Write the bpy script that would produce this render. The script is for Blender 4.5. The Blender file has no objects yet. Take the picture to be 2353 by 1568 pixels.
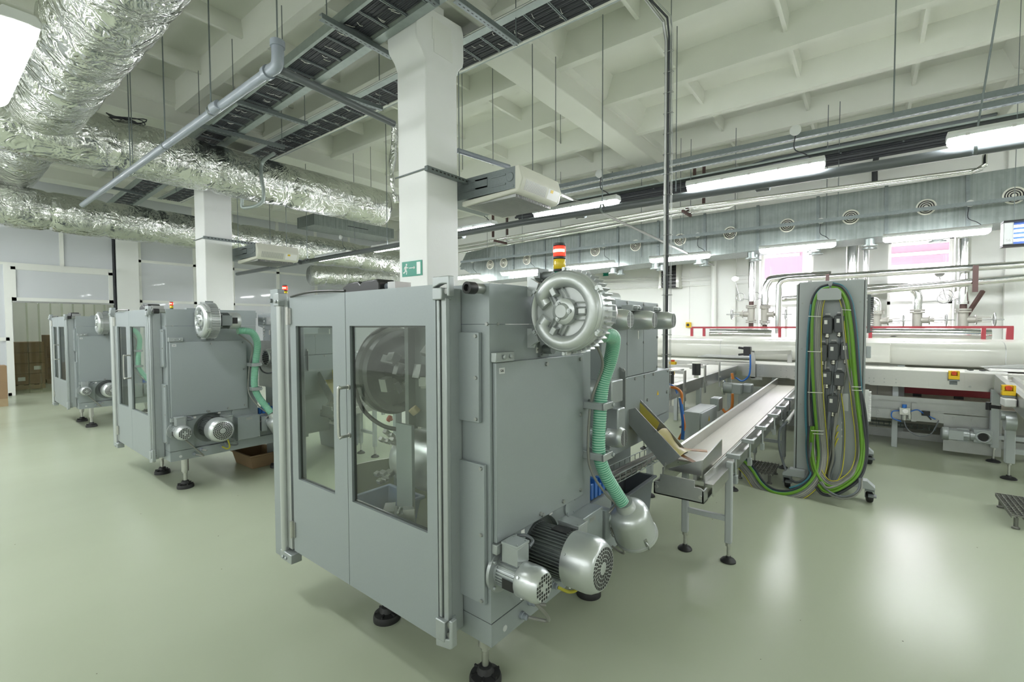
import bpy, bmesh, math, random
from mathutils import Vector, Matrix, noise
random.seed(7)
V = Vector
PI = math.pi
SC = bpy.context.scene
COL = SC.collection

# ------------------------------------------------------------------ camera
FPX, YAW, PITCH, ROLL, HC = 1067.6, math.radians(37.493), math.radians(-1.988), math.radians(-0.231), 1.65
_F0 = V((-math.sin(YAW), math.cos(YAW), 0)); _R0 = V((math.cos(YAW), math.sin(YAW), 0)); _U0 = V((0, 0, 1))
CF = _F0 * math.cos(PITCH) + _U0 * math.sin(PITCH)
_U1 = _U0 * math.cos(PITCH) - _F0 * math.sin(PITCH)
CR = _R0 * math.cos(ROLL) + _U1 * math.sin(ROLL)
CU = _U1 * math.cos(ROLL) - _R0 * math.sin(ROLL)
CC = V((0, 0, HC))
cam = bpy.data.cameras.new('camera'); cam.sensor_width = 36; cam.lens = FPX / 2353 * 36
cam.clip_start = 0.05; cam.clip_end = 200
camo = bpy.data.objects.new('camera', cam); COL.objects.link(camo)
mm = Matrix.Identity(4)
for i in range(3):
    mm[i][0] = CR[i]; mm[i][1] = CU[i]; mm[i][2] = -CF[i]; mm[i][3] = CC[i]
camo.matrix_world = mm
SC.camera = camo


def at(x, y, ax, val):
    """the point of the place seen at pixel (x, y) that has the given world coordinate"""
    d = CR * ((x - 1176.5) / FPX) - CU * ((y - 784) / FPX) + CF
    i = 'XYZ'.index(ax)
    t = (val - CC[i]) / d[i]
    return CC + d * t


# ------------------------------------------------------------------ mesh helpers
def nb():
    return bmesh.new()


def box(bm, x0, x1, y0, y1, z0, z1, M=None):
    vs = [bm.verts.new((x, y, z)) for x in (x0, x1) for y in (y0, y1) for z in (z0, z1)]
    for f in ((0, 1, 3, 2), (4, 6, 7, 5), (0, 4, 5, 1), (2, 3, 7, 6), (0, 2, 6, 4), (1, 5, 7, 3)):
        bm.faces.new([vs[i] for i in f])
    if M is not None:
        for v in vs:
            v.co = M @ v.co
    return vs


def frame_of(d):
    d = V(d).normalized()
    a = V((0, 0, 1)) if abs(d.z) < .9 else V((1, 0, 0))
    x = d.cross(a).normalized()
    y = d.cross(x).normalized()
    return x, y, d


def obox(bm, p0, p1, w, h, up=(0, 0, 1), ext=0):
    """bar of width w (sideways) and height h (up) from p0 to p1"""
    p0, p1 = V(p0), V(p1)
    d = (p1 - p0).normalized()
    p0 = p0 - d * ext; p1 = p1 + d * ext
    s = d.cross(V(up)).normalized(); u = s.cross(d).normalized()
    vs = []
    for p in (p0, p1):
        for a in (-.5, .5):
            for b in (-.5, .5):
                vs.append(bm.verts.new(p + s * (a * w) + u * (b * h)))
    for f in ((0, 1, 3, 2), (4, 6, 7, 5), (0, 4, 5, 1), (2, 3, 7, 6), (0, 2, 6, 4), (1, 5, 7, 3)):
        bm.faces.new([vs[i] for i in f])


def lathe(bm, prof, p0, axis, n=28, cap=True, a0=0, a1=2 * PI):
    """profile [(radius, along)] turned about axis through p0"""
    p0 = V(p0); x, y, d = frame_of(axis)
    full = abs(a1 - a0 - 2 * PI) < 1e-6
    m = n if full else n + 1
    rings = []
    for r, t in prof:
        if r < 1e-6:
            rings.append([bm.verts.new(p0 + d * t)])
        else:
            rings.append([bm.verts.new(p0 + d * t + (x * math.cos(a0 + (a1 - a0) * k / n) + y * math.sin(a0 + (a1 - a0) * k / n)) * r) for k in range(m)])
    for A, B in zip(rings, rings[1:]):
        for k in range(n):
            k2 = (k + 1) % m
            if len(A) == 1 and len(B) == 1:
                continue
            if len(A) == 1:
                bm.faces.new((A[0], B[k2], B[k]))
            elif len(B) == 1:
                bm.faces.new((A[k], A[k2], B[0]))
            else:
                bm.faces.new((A[k], A[k2], B[k2], B[k]))
    if cap and full:
        if len(rings[0]) > 1:
            bm.faces.new(rings[0])
        if len(rings[-1]) > 1:
            bm.faces.new(list(reversed(rings[-1])))


def cyl(bm, p0, p1, r, r1=None, n=20):
    p0, p1 = V(p0), V(p1)
    lathe(bm, [(r, 0), (r if r1 is None else r1, (p1 - p0).length)], p0, p1 - p0, n)


def smooth_path(pts, sub=8):
    pts = [V(p) for p in pts]
    if len(pts) < 3 or sub < 2:
        return pts
    out = []
    P = [pts[0] * 2 - pts[1]] + pts + [pts[-1] * 2 - pts[-2]]
    for i in range(1, len(P) - 2):
        a, b, c, d = P[i - 1], P[i], P[i + 1], P[i + 2]
        for k in range(sub):
            t = k / sub
            out.append(.5 * ((2 * b) + (c - a) * t + (2 * a - 5 * b + 4 * c - d) * t * t + (3 * b - a - 3 * c + d) * t * t * t))
    out.append(pts[-1])
    return out


def tube(bm, pts, r, n=10, sub=1, closed=False, rf=None):
    pts = smooth_path(pts, sub) if sub > 1 else [V(p) for p in pts]
    m = len(pts)
    tan = []
    for i in range(m):
        a = pts[i - 1] if i > 0 or closed else pts[i]
        b = pts[(i + 1) % m] if i < m - 1 or closed else pts[i]
        tan.append((b - a).normalized())
    x, y, _ = frame_of(tan[0])
    rings = []
    for i in range(m):
        d = tan[i]
        x = (x - d * x.dot(d))
        x = x.normalized() if x.length > 1e-6 else frame_of(d)[0]
        y = d.cross(x)
        rr = r if rf is None else rf(i / max(1, m - 1)) * r
        rings.append([bm.verts.new(pts[i] + (x * math.cos(2 * PI * k / n) + y * math.sin(2 * PI * k / n)) * rr) for k in range(n)])
    for i in range(m - (0 if closed else 1)):
        A, B = rings[i], rings[(i + 1) % m]
        for k in range(n):
            bm.faces.new((A[k], A[(k + 1) % n], B[(k + 1) % n], B[k]))
    if not closed:
        bm.faces.new(list(reversed(rings[0]))); bm.faces.new(rings[-1])


def prism(bm, poly, axis, a0, a1):
    """2-D polygon pushed along an axis ('X': (y,z), 'Y': (x,z), 'Z': (x,y))"""
    def P(p, a):
        return {'X': (a, p[0], p[1]), 'Y': (p[0], a, p[1]), 'Z': (p[0], p[1], a)}[axis]
    A = [bm.verts.new(P(p, a0)) for p in poly]; B = [bm.verts.new(P(p, a1)) for p in poly]
    n = len(poly)
    bm.faces.new(A); bm.faces.new(list(reversed(B)))
    for i in range(n):
        bm.faces.new((A[i], B[i], B[(i + 1) % n], A[(i + 1) % n]))


NOSPLIT = {'fan_grille', 'slot_pattern', 'slot_pattern', 'intake_grille', 'bottom_grille', 'running_figure', 'sign_arrow', 'diffuser_gap', 'cooling_fin', 'basket', 'cooling_ribs', 'gripper_carousel',
           'vent_louvre', 'indicator_dots', 'base_seam', 'panel_joint', 'casing_rib', 'grating_bars', 'side_terminal_strip', 'rear_frame', 'base_frame', 'pane_gasket', 'guide_frame', 'gantry_frame',
           'tower_stand', 'box_stand', 'pallet', 'gear_unit', 'gear_motor', 'gear_housing', 'cabinet_stand', 'oven_hood', 'lower_cabinet', 'hinge_knuckle', 'pipe_cladding', 'valve_bank', 'blower_mount', 'gantry',
           'channel_profile', 'side_rail', 'wall_conduit', 'air_hose', 'upper_wheel', 'bare_pipe', 'castor_fork', 'label_mark', 'drive_unit', 'end_housing', 'gate_valve', 'tray_sheet', 'panel_hinge'}


def clusters(bm, gap=.003):
    """connected pieces of a mesh, pieces whose boxes touch counted together"""
    bm.verts.ensure_lookup_table(); seen = set(); isl = []
    for v in bm.verts:
        if v.index in seen: continue
        st = [v]; seen.add(v.index); vs = []
        while st:
            a = st.pop(); vs.append(a)
            for e in a.link_edges:
                b = e.other_vert(a)
                if b.index not in seen: seen.add(b.index); st.append(b)
        lo = [min(q.co[i] for q in vs) - gap for i in range(3)]; hi = [max(q.co[i] for q in vs) + gap for i in range(3)]
        isl.append([vs, lo, hi])
    par = list(range(len(isl)))
    def find(i):
        while par[i] != i: i = par[i]
        return i
    if len(isl) > 400: return None
    for i in range(len(isl)):
        for j in range(i):
            if all(isl[i][1][k] <= isl[j][2][k] and isl[j][1][k] <= isl[i][2][k] for k in range(3)): par[find(i)] = find(j)
    out = {}
    for i, s in enumerate(isl): out.setdefault(find(i), []).extend(s[0])
    return list(out.values())


def build(name, bm, m, parent=None, bev=0, ang=38, seg=2):
    bm.verts.index_update()
    if parent is not None and name not in NOSPLIT and len(bm.verts) < 30000:
        cl = clusters(bm)
        if cl and 1 < len(cl) <= 100:
            first = None
            for vs in cl:
                b2 = bmesh.new(); mp = {v: b2.verts.new(v.co) for v in vs}; fs = set(f for v in vs for f in v.link_faces)
                for f in sorted(fs, key=lambda f: f.verts[0].index): b2.faces.new([mp[v] for v in f.verts])
                o = build1(name, b2, m, parent, bev, ang, seg)
                first = first or o
            bm.free(); return first
    return build1(name, bm, m, parent, bev, ang, seg)


def build1(name, bm, m, parent=None, bev=0, ang=38, seg=2):
    bmesh.ops.recalc_face_normals(bm, faces=bm.faces[:])
    ca = math.radians(ang)
    for f in bm.faces:
        f.smooth = True
    for e in bm.edges:
        if len(e.link_faces) == 2:
            if e.calc_face_angle(0) > ca:
                e.smooth = False
        else:
            e.smooth = False
    me = bpy.data.meshes.new(name)
    bm.to_mesh(me); bm.free()
    me.materials.append(m)
    o = bpy.data.objects.new(name, me)
    COL.objects.link(o)
    if parent is not None:
        o.parent = parent
    if bev:
        md = o.modifiers.new('edge', 'BEVEL'); md.width = bev; md.segments = seg; md.limit_method = 'ANGLE'; md.angle_limit = math.radians(50)
    return o


def tag(o, label, cat, group=None, kind=None):
    o['label'] = label; o['category'] = cat
    if group: o['group'] = group
    if kind: o['kind'] = kind
    return o


def thing(name, label, cat, loc=(0, 0, 0), rz=0, group=None):
    o = bpy.data.objects.new(name, None); COL.objects.link(o)
    o.location = loc; o.rotation_euler = (0, 0, rz); o.empty_display_size = .1
    return tag(o, label, cat, group)


def struct(name, bm, m, parent=None, bev=0):
    o = build(name, bm, m, parent, bev)
    if parent is None: o['kind'] = 'structure'
    return o


def dup(o, parent=None):
    c = o.copy(); COL.objects.link(c)
    if parent is not None:
        c.parent = parent
    for ch in list(o.children):
        dup(ch, c)
    return c


def label(o, t):
    o['label'] = t
    return o


# ------------------------------------------------------------------ materials
def new_mat(name):
    m = bpy.data.materials.new(name); m.use_nodes = True
    nt = m.node_tree
    return m, nt, nt.nodes['Principled BSDF']


def mat(name, col, metal=0.0, rough=.5, var=0.0, vscale=6, bump=0, bscale=80, coat=0, stretch=None, spec=.5, rvar=0):
    m, nt, b = new_mat(name)
    b.inputs['Base Color'].default_value = (*col, 1); b.inputs['Metallic'].default_value = metal
    b.inputs['Roughness'].default_value = rough; b.inputs['Coat Weight'].default_value = coat
    b.inputs['Specular IOR Level'].default_value = spec
    tc = nt.nodes.new('ShaderNodeTexCoord')
    src = tc.outputs['Object']
    if stretch:
        mp = nt.nodes.new('ShaderNodeMapping'); mp.inputs['Scale'].default_value = stretch
        nt.links.new(src, mp.inputs[0]); src = mp.outputs[0]
    if var or rvar:
        nz = nt.nodes.new('ShaderNodeTexNoise'); nz.inputs['Scale'].default_value = vscale; nz.inputs['Detail'].default_value = 4
        nt.links.new(src, nz.inputs['Vector'])
    if var:
        mx = nt.nodes.new('ShaderNodeMix'); mx.data_type = 'RGBA'
        mx.inputs[6].default_value = (*[c * (1 - var) for c in col], 1); mx.inputs[7].default_value = (*[min(1, c * (1 + var)) for c in col], 1)
        nt.links.new(nz.outputs['Fac'], mx.inputs[0]); nt.links.new(mx.outputs[2], b.inputs['Base Color'])
    if rvar:
        mr = nt.nodes.new('ShaderNodeMapRange'); mr.inputs[3].default_value = max(0.02, rough - rvar); mr.inputs[4].default_value = rough + rvar
        nt.links.new(nz.outputs['Fac'], mr.inputs[0]); nt.links.new(mr.outputs[0], b.inputs['Roughness'])
    if bump:
        n2 = nt.nodes.new('ShaderNodeTexNoise'); n2.inputs['Scale'].default_value = bscale; n2.inputs['Detail'].default_value = 3
        nt.links.new(src, n2.inputs['Vector'])
        bp = nt.nodes.new('ShaderNodeBump'); bp.inputs['Strength'].default_value = bump; bp.inputs['Distance'].default_value = .01
        nt.links.new(n2.outputs['Fac'], bp.inputs['Height']); nt.links.new(bp.outputs['Normal'], b.inputs['Normal'])
    return m


def emit(name, col, s, base=(.8, .8, .8)):
    m, nt, b = new_mat(name)
    b.inputs['Base Color'].default_value = (*base, 1)
    b.inputs['Emission Color'].default_value = (*col, 1); b.inputs['Emission Strength'].default_value = s
    return m


def glass(name, tint=(.93, .96, .95), refl=.1):
    """thin flat pane: mostly clear with a mirror-like share"""
    m = bpy.data.materials.new(name); m.use_nodes = True
    nt = m.node_tree; nt.nodes.clear()
    out = nt.nodes.new('ShaderNodeOutputMaterial'); mix = nt.nodes.new('ShaderNodeMixShader')
    tr = nt.nodes.new('ShaderNodeBsdfTransparent'); tr.inputs[0].default_value = (*tint, 1)
    gl = nt.nodes.new('ShaderNodeBsdfGlossy'); gl.inputs['Roughness'].default_value = .03; gl.inputs[0].default_value = (.9, .9, .9, 1)
    lw = nt.nodes.new('ShaderNodeLayerWeight'); lw.inputs[0].default_value = .25
    mr = nt.nodes.new('ShaderNodeMapRange'); mr.inputs[3].default_value = refl * .5; mr.inputs[4].default_value = min(1, refl * 4)
    nt.links.new(lw.outputs['Fresnel'], mr.inputs[0]); nt.links.new(mr.outputs[0], mix.inputs[0])
    nt.links.new(tr.outputs[0], mix.inputs[1]); nt.links.new(gl.outputs[0], mix.inputs[2]); nt.links.new(mix.outputs[0], out.inputs[0])
    return m


def mat_foil():
    m, nt, b = new_mat('crinkled_foil')
    b.inputs['Metallic'].default_value = 1; b.inputs['Base Color'].default_value = (.70, .715, .69, 1); b.inputs['Roughness'].default_value = .16
    tc = nt.nodes.new('ShaderNodeTexCoord')
    def nz(scale, det, dist, st):
        mp = nt.nodes.new('ShaderNodeMapping'); mp.inputs['Scale'].default_value = st; nt.links.new(tc.outputs['Object'], mp.inputs[0])
        n = nt.nodes.new('ShaderNodeTexNoise'); n.inputs['Scale'].default_value = scale; n.inputs['Detail'].default_value = det; n.inputs['Distortion'].default_value = dist; n.inputs['Roughness'].default_value = .55
        nt.links.new(mp.outputs[0], n.inputs['Vector']); return n
    def ridge(n):      # sharp creases: |fac - .5|
        a = nt.nodes.new('ShaderNodeMath'); a.operation = 'SUBTRACT'; a.inputs[1].default_value = .5; nt.links.new(n.outputs['Fac'], a.inputs[0])
        c = nt.nodes.new('ShaderNodeMath'); c.operation = 'ABSOLUTE'; nt.links.new(a.outputs[0], c.inputs[0]); return c
    r1 = ridge(nz(4.5, 2, 1.2, (1, 1, 1))); r2 = ridge(nz(17, 3, .8, (1, 1, 1))); n3 = nz(3, 2, 0, (1, 1, 1))
    # creases come and go along the jacket
    mr = nt.nodes.new('ShaderNodeMapRange'); mr.inputs[1].default_value = .40; mr.inputs[2].default_value = .68; nt.links.new(n3.outputs['Fac'], mr.inputs[0])
    k = nt.nodes.new('ShaderNodeMath'); k.operation = 'MULTIPLY'; nt.links.new(r2.outputs[0], k.inputs[0]); nt.links.new(mr.outputs[0], k.inputs[1])
    ad = nt.nodes.new('ShaderNodeMath'); ad.operation = 'MULTIPLY_ADD'; ad.inputs[1].default_value = 1.6
    nt.links.new(r1.outputs[0], ad.inputs[0]); nt.links.new(k.outputs[0], ad.inputs[2])
    bp = nt.nodes.new('ShaderNodeBump'); bp.inputs['Strength'].default_value = .75; bp.inputs['Distance'].default_value = .05
    nt.links.new(ad.outputs[0], bp.inputs['Height']); nt.links.new(bp.outputs['Normal'], b.inputs['Normal'])
    return m


def mat_floor():
    m, nt, b = new_mat('epoxy_floor')
    tc = nt.nodes.new('ShaderNodeTexCoord')
    n1 = nt.nodes.new('ShaderNodeTexNoise'); n1.inputs['Scale'].default_value = 1.1; n1.inputs['Detail'].default_value = 5
    n2 = nt.nodes.new('ShaderNodeTexNoise'); n2.inputs['Scale'].default_value = 60; n2.inputs['Detail'].default_value = 2
    mpv = nt.nodes.new('ShaderNodeMapping'); mpv.inputs['Scale'].default_value = (1.0, .35, 1); mpv.inputs['Rotation'].default_value = (0, 0, .5)
    nt.links.new(tc.outputs['Object'], mpv.inputs[0])
    nt.links.new(mpv.outputs[0], n1.inputs['Vector']); nt.links.new(tc.outputs['Object'], n2.inputs['Vector'])
    mx = nt.nodes.new('ShaderNodeMix'); mx.data_type = 'RGBA'
    mx.inputs[6].default_value = (.385, .425, .315, 1); mx.inputs[7].default_value = (.435, .475, .365, 1)
    nt.links.new(n1.outputs['Fac'], mx.inputs[0])
    # small dark specks of dirt
    vr = nt.nodes.new('ShaderNodeTexVoronoi'); vr.inputs['Scale'].default_value = 5
    nt.links.new(tc.outputs['Object'], vr.inputs['Vector'])
    lt = nt.nodes.new('ShaderNodeMath'); lt.operation = 'LESS_THAN'; lt.inputs[1].default_value = .022
    nt.links.new(vr.outputs['Distance'], lt.inputs[0])
    m2 = nt.nodes.new('ShaderNodeMix'); m2.data_type = 'RGBA'; m2.inputs[7].default_value = (.12, .12, .08, 1)
    nt.links.new(lt.outputs[0], m2.inputs[0]); nt.links.new(mx.outputs[2], m2.inputs[6]); nt.links.new(m2.outputs[2], b.inputs['Base Color'])
    mr = nt.nodes.new('ShaderNodeMapRange'); mr.inputs[3].default_value = .17; mr.inputs[4].default_value = .30
    nt.links.new(n1.outputs['Fac'], mr.inputs[0]); nt.links.new(mr.outputs[0], b.inputs['Roughness'])
    bp = nt.nodes.new('ShaderNodeBump'); bp.inputs['Strength'].default_value = .05; bp.inputs['Distance'].default_value = .004
    nt.links.new(n2.outputs['Fac'], bp.inputs['Height']); nt.links.new(bp.outputs['Normal'], b.inputs['Normal'])
    b.inputs['Specular IOR Level'].default_value = .18
    return m


def mat_hose():
    m, nt, b = new_mat('green_spiral_hose')
    b.inputs['Roughness'].default_value = .3
    at_ = nt.nodes.new('ShaderNodeAttribute'); at_.attribute_name = 'stripe'
    mx = nt.nodes.new('ShaderNodeMix'); mx.data_type = 'RGBA'
    mx.inputs[6].default_value = (.035, .30, .17, 1); mx.inputs[7].default_value = (.45, .72, .58, 1)
    nt.links.new(at_.outputs['Fac'], mx.inputs[0]); nt.links.new(mx.outputs[2], b.inputs['Base Color'])
    return m


def mat_galv(name='galvanised_sheet', col=(.235, .265, .255)):
    m, nt, b = new_mat(name)
    b.inputs['Metallic'].default_value = .6
    tc = nt.nodes.new('ShaderNodeTexCoord')
    mp = nt.nodes.new('ShaderNodeMapping'); mp.inputs['Scale'].default_value = (9, 9, .25)
    nt.links.new(tc.outputs['Object'], mp.inputs[0])
    n1 = nt.nodes.new('ShaderNodeTexNoise'); n1.inputs['Scale'].default_value = 3; n1.inputs['Detail'].default_value = 6
    vr = nt.nodes.new('ShaderNodeTexVoronoi'); vr.inputs['Scale'].default_value = 14
    nt.links.new(mp.outputs[0], n1.inputs['Vector']); nt.links.new(tc.outputs['Object'], vr.inputs['Vector'])
    mx = nt.nodes.new('ShaderNodeMix'); mx.data_type = 'RGBA'
    mx.inputs[6].default_value = (*[c * .55 for c in col], 1); mx.inputs[7].default_value = (*[min(1, c * 1.45) for c in col], 1)
    nt.links.new(n1.outputs['Fac'], mx.inputs[0])
    bw = nt.nodes.new('ShaderNodeSeparateColor'); nt.links.new(vr.outputs['Color'], bw.inputs[0])
    m3 = nt.nodes.new('ShaderNodeMix'); m3.data_type = 'RGBA'; m3.blend_type = 'OVERLAY'; m3.inputs[0].default_value = .05
    nt.links.new(mx.outputs[2], m3.inputs[6]); nt.links.new(bw.outputs[0], m3.inputs[7]); nt.links.new(m3.outputs[2], b.inputs['Base Color'])
    b.inputs['Roughness'].default_value = .42
    return m


M_floor = mat_floor()
M_ceil = mat('ceiling_paint', (.735, .75, .685), rough=.85, var=.05, vscale=1.5, bump=.15, bscale=40)
M_white = mat('white_wall_paint', (.82, .83, .80), rough=.7, var=.02, vscale=2, bump=.1, bscale=60)
M_col = mat('white_column_paint', (.84, .85, .84), rough=.6, var=.02, vscale=3, bump=.12, bscale=50)
M_panel = mat('grey_white_partition_panel', (.62, .64, .675), rough=.3, coat=.3)
M_frame = mat('white_partition_frame', (.80, .81, .78), rough=.4)
M_foil = mat_foil()
M_paint = mat('silver_hammer_paint', (.325, .36, .37), metal=.35, rough=.42, var=.03, vscale=120, bump=.05, bscale=300)
M_paint2 = mat('silver_cast_paint', (.41, .44, .445), metal=.55, rough=.36, var=.04, vscale=30, bump=.04, bscale=200)
M_blow = mat('silver_cast_blower', (.56, .585, .585), metal=.6, rough=.34, bump=.04, bscale=200)
M_dkpaint = mat('grey_motor_fins', (.20, .22, .22), metal=.5, rough=.45)
M_cowl = mat('silver_fan_cowl', (.58, .605, .605), metal=.7, rough=.33, bump=.03, bscale=150)
M_steel = mat('brushed_stainless', (.56, .56, .54), metal=1, rough=.3, var=.08, vscale=20, stretch=(1, 1, 8))
M_dull = mat('dull_stainless', (.40, .41, .40), metal=.9, rough=.42, var=.12, vscale=12)
M_chrome = mat('bright_cladding', (.80, .80, .79), metal=1, rough=.12, bump=.05, bscale=9)
M_galv = mat_galv()
M_galv2 = mat('galvanised_bar', (.20, .228, .232), metal=.6, rough=.42, var=.15, vscale=40)
M_dgalv = mat('dark_galvanised_rail', (.34, .385, .37), metal=.6, rough=.5, var=.15, vscale=14)
M_black = mat('black_rubber', (.016, .016, .017), rough=.5)
M_blackp = mat('black_plastic', (.022, .022, .024), rough=.3)
M_cable = mat('dark_grey_cable', (.035, .038, .045), rough=.45)
M_tie = mat('white_cable_tie', (.75, .76, .70), rough=.5)
M_gpipe = mat('grey_plastic_pipe', (.115, .128, .133), rough=.3)
M_bpipe = mat('grey_drain_pipe', (.27, .30, .34), rough=.25)
M_lampb = mat('lamp_housing_grey', (.62, .64, .62), rough=.35)
M_lamp = emit('lit_diffuser', (.955, .985, 1.0), 27.0)
M_cream = mat('cream_enamel', (.60, .605, .545), rough=.3, coat=.4)
M_creamp = mat('cream_plastic', (.66, .66, .58), rough=.4)
M_red = mat('red_gloss_paint', (.36, .035, .05), rough=.35)
M_redlens = emit('red_lens_lit', (1, .02, .01), 2.2, (.6, .01, .01))
M_redglow = emit('red_lamp_core', (1, .30, .12), 9, (.8, .1, .05))
M_yellow = mat('amber_lens', (.80, .58, .02), rough=.15, coat=.5)
M_greenlens = mat('green_lens', (.005, .20, .14), rough=.12, coat=.6)
M_hose = mat_hose()
M_belt = mat('white_conveyor_belt', (.76, .75, .70), rough=.45, var=.03, vscale=4)
M_belt2 = mat('worn_conveyor_belt', (.70, .66, .60), rough=.4, var=.08, vscale=7, stretch=(9, .5, 1))
M_glass = glass('guard_glass', (.93, .95, .93), .03)
M_wglass = glass('window_glass', (.98, .98, 1), .05)
M_strip = glass('strip_curtain_film', (.86, .88, .82), .035)
M_orange = mat('orange_cable', (.65, .20, .03), rough=.4)
M_blue = mat('blue_air_hose', (.03, .15, .50), rough=.3)
M_gcable = mat('green_cable', (.12, .28, .02), rough=.4)
M_ycable = mat('yellow_cable', (.50, .46, .04), rough=.4)
M_tcable = mat('teal_cable', (.04, .17, .22), rough=.4)
M_scable = mat('grey_cable', (.25, .25, .23), rough=.4, metal=.2)
M_lcable = mat('pale_grey_cable', (.15, .165, .18), rough=.4)
M_plug = mat('dark_grey_plug_housing', (.075, .08, .085), rough=.5)
M_brass = mat('nickel_gland', (.62, .60, .54), metal=1, rough=.25)
M_label = mat('white_label', (.80, .80, .78), rough=.5)
M_silverlab = mat('silver_label', (.60, .62, .62), rough=.4, metal=.3)
M_text = mat('black_print', (.02, .02, .02), rough=.6)
M_signg = mat('exit_sign_green', (.005, .25, .17), rough=.35)
M_signw = mat('exit_sign_white', (.80, .84, .82), rough=.4)
M_tub = mat('grey_plastic_tub', (.22, .245, .28), rough=.45)
M_tubblue = mat('blue_grey_tub', (.20, .25, .38), rough=.5)
M_card = mat('brown_cardboard', (.30, .20, .115), rough=.85, var=.1, vscale=5)
M_wood = mat('pallet_wood', (.40, .30, .18), rough=.8, var=.15, vscale=9)
M_brown = mat('brown_primer_steel', (.085, .045, .04), rough=.6)
M_valve = mat('cast_valve_grey', (.36, .35, .31), metal=.3, rough=.5)
M_pasta = mat('yellow_chute_liner', (.55, .47, .10), rough=.35)
M_brownplate = mat('brown_flap', (.33, .15, .045), rough=.4)
M_pasta2 = mat('pale_yellow_film', (.62, .55, .22), rough=.3)
M_ystop = mat('yellow_stop_box', (.72, .47, .01), rough=.4)
M_redbtn = mat('red_stop_button', (.60, .06, .01), rough=.4)
M_grate = mat('grating_steel', (.20, .20, .185), metal=.7, rough=.5)
M_bluelight = emit('insect_lamp_tube', (.55, .72, 1.0), 2.2)
M_bluebox = mat('insect_lamp_louvre', (.08, .14, .34), rough=.4)
M_pink = mat('pink_facade', (.22, .14, .18), rough=.8)
M_whitef = mat('white_band_and_glare', (.9, .9, .9), rough=.8)
M_oliv = mat('olive_tray', (.24, .255, .19), rough=.3)
M_bluebin = mat('dark_blue_device', (.02, .04, .14), rough=.35)
M_pgrey = mat('cabinet_grey', (.42, .45, .455), rough=.38, bump=.04, bscale=250)
# ------------------------------------------------------------------ packaging machine
def screw(bm, p, d, r=.007, h=.006):
    cyl(bm, p, V(p) + V(d) * h, r, r * .9, 10)


def ring_plate(bm, p, d, r, t, n=36):
    cyl(bm, p, V(p) + V(d) * t, r, None, n)


def hose_obj(name, pts, r, parent, pitch=.0125):
    """ribbed hose: fine rings along the path, every turn a bright and a dark band"""
    P = smooth_path(pts, 40)
    L = [0]
    for a, b in zip(P, P[1:]):
        L.append(L[-1] + (b - a).length)
    n = max(8, int(L[-1] / pitch) * 4)
    Q = []; j = 0
    for i in range(n + 1):
        s = L[-1] * i / n
        while j < len(L) - 2 and L[j + 1] < s: j += 1
        t = (s - L[j]) / max(1e-9, L[j + 1] - L[j])
        Q.append(P[j].lerp(P[j + 1], min(1, t)))
    bm = nb()
    k = 14
    tube(bm, Q, r, k)
    bm.verts.ensure_lookup_table()
    # rings are created in order, k verts each
    for i in range(n + 1):
        f = (1.05, 1.0, .965, 1.0)[i % 4]
        for q in range(k):
            v = bm.verts[i * k + q]
            v.co = Q[i] + (v.co - Q[i]) * f
    o = build(name, bm, M_hose, parent, ang=80)
    a = o.data.attributes.new('stripe', 'FLOAT', 'POINT')
    a.data.foreach_set('value', [(1.0, .35, 0.0, .35)[(i // k) % 4] for i in range((n + 1) * k)])
    return o


def grille_bars(bm, c, r, u, style, ang0=0):
    """openings of a fan cowl drawn as raised dark cells on the end face (axis +X at x = u)"""
    y0, z0 = c
    if style == 'square':
        n = 7; s = 2 * r / n
        for i in range(n):
            for j in range(n):
                a = -r + (i + .5) * s; b = -r + (j + .5) * s
                if math.hypot(a, b) > r * .96 or math.hypot(a, b) < r * .30: continue
                box(bm, u - .004, u + .0006, y0 + a - s * .33, y0 + a + s * .33, z0 + b - s * .36, z0 + b + s * .36)
    elif style == 'slots':
        for k in range(-5, 6):
            b = k * r / 5.6
            w = math.sqrt(max(0, r * r - b * b)) * .94
            for (p, q) in ((-w, -.15 * r), (.15 * r, w)):
                if q - p > .02 * r and w > .3 * r:
                    m = (p + q) / 2
                    for (pp, qq) in ((p, m - .03 * r), (m + .03 * r, q)):
                        box(bm, u - .004, u + .0006, y0 + pp, y0 + qq, z0 + b - r * .055, z0 + b + r * .055)
    else:
        for ri, (ra, rb) in enumerate(((.30, .44), (.48, .62), (.66, .80), (.84, .97))):
            n = 14 + 6 * ri
            for k in range(n):
                t0 = 2 * PI * (k + .12) / n + ri * .22; t1 = 2 * PI * (k + .82) / n + ri * .22
                pl = [(ra, t0), (ra, t1), (rb, t1 + .05), (rb, t0 + .05)]
                A = []
                for uu in (u - .004, u + .0006):
                    A.append([bm.verts.new((uu, y0 + r * q * math.cos(t), z0 + r * q * math.sin(t))) for q, t in pl])
                bm.faces.new(A[1]); bm.faces.new(A[0][::-1])
                for i in range(4):
                    bm.faces.new((A[0][i], A[1][i], A[1][(i + 1) % 4], A[0][(i + 1) % 4]))


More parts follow.
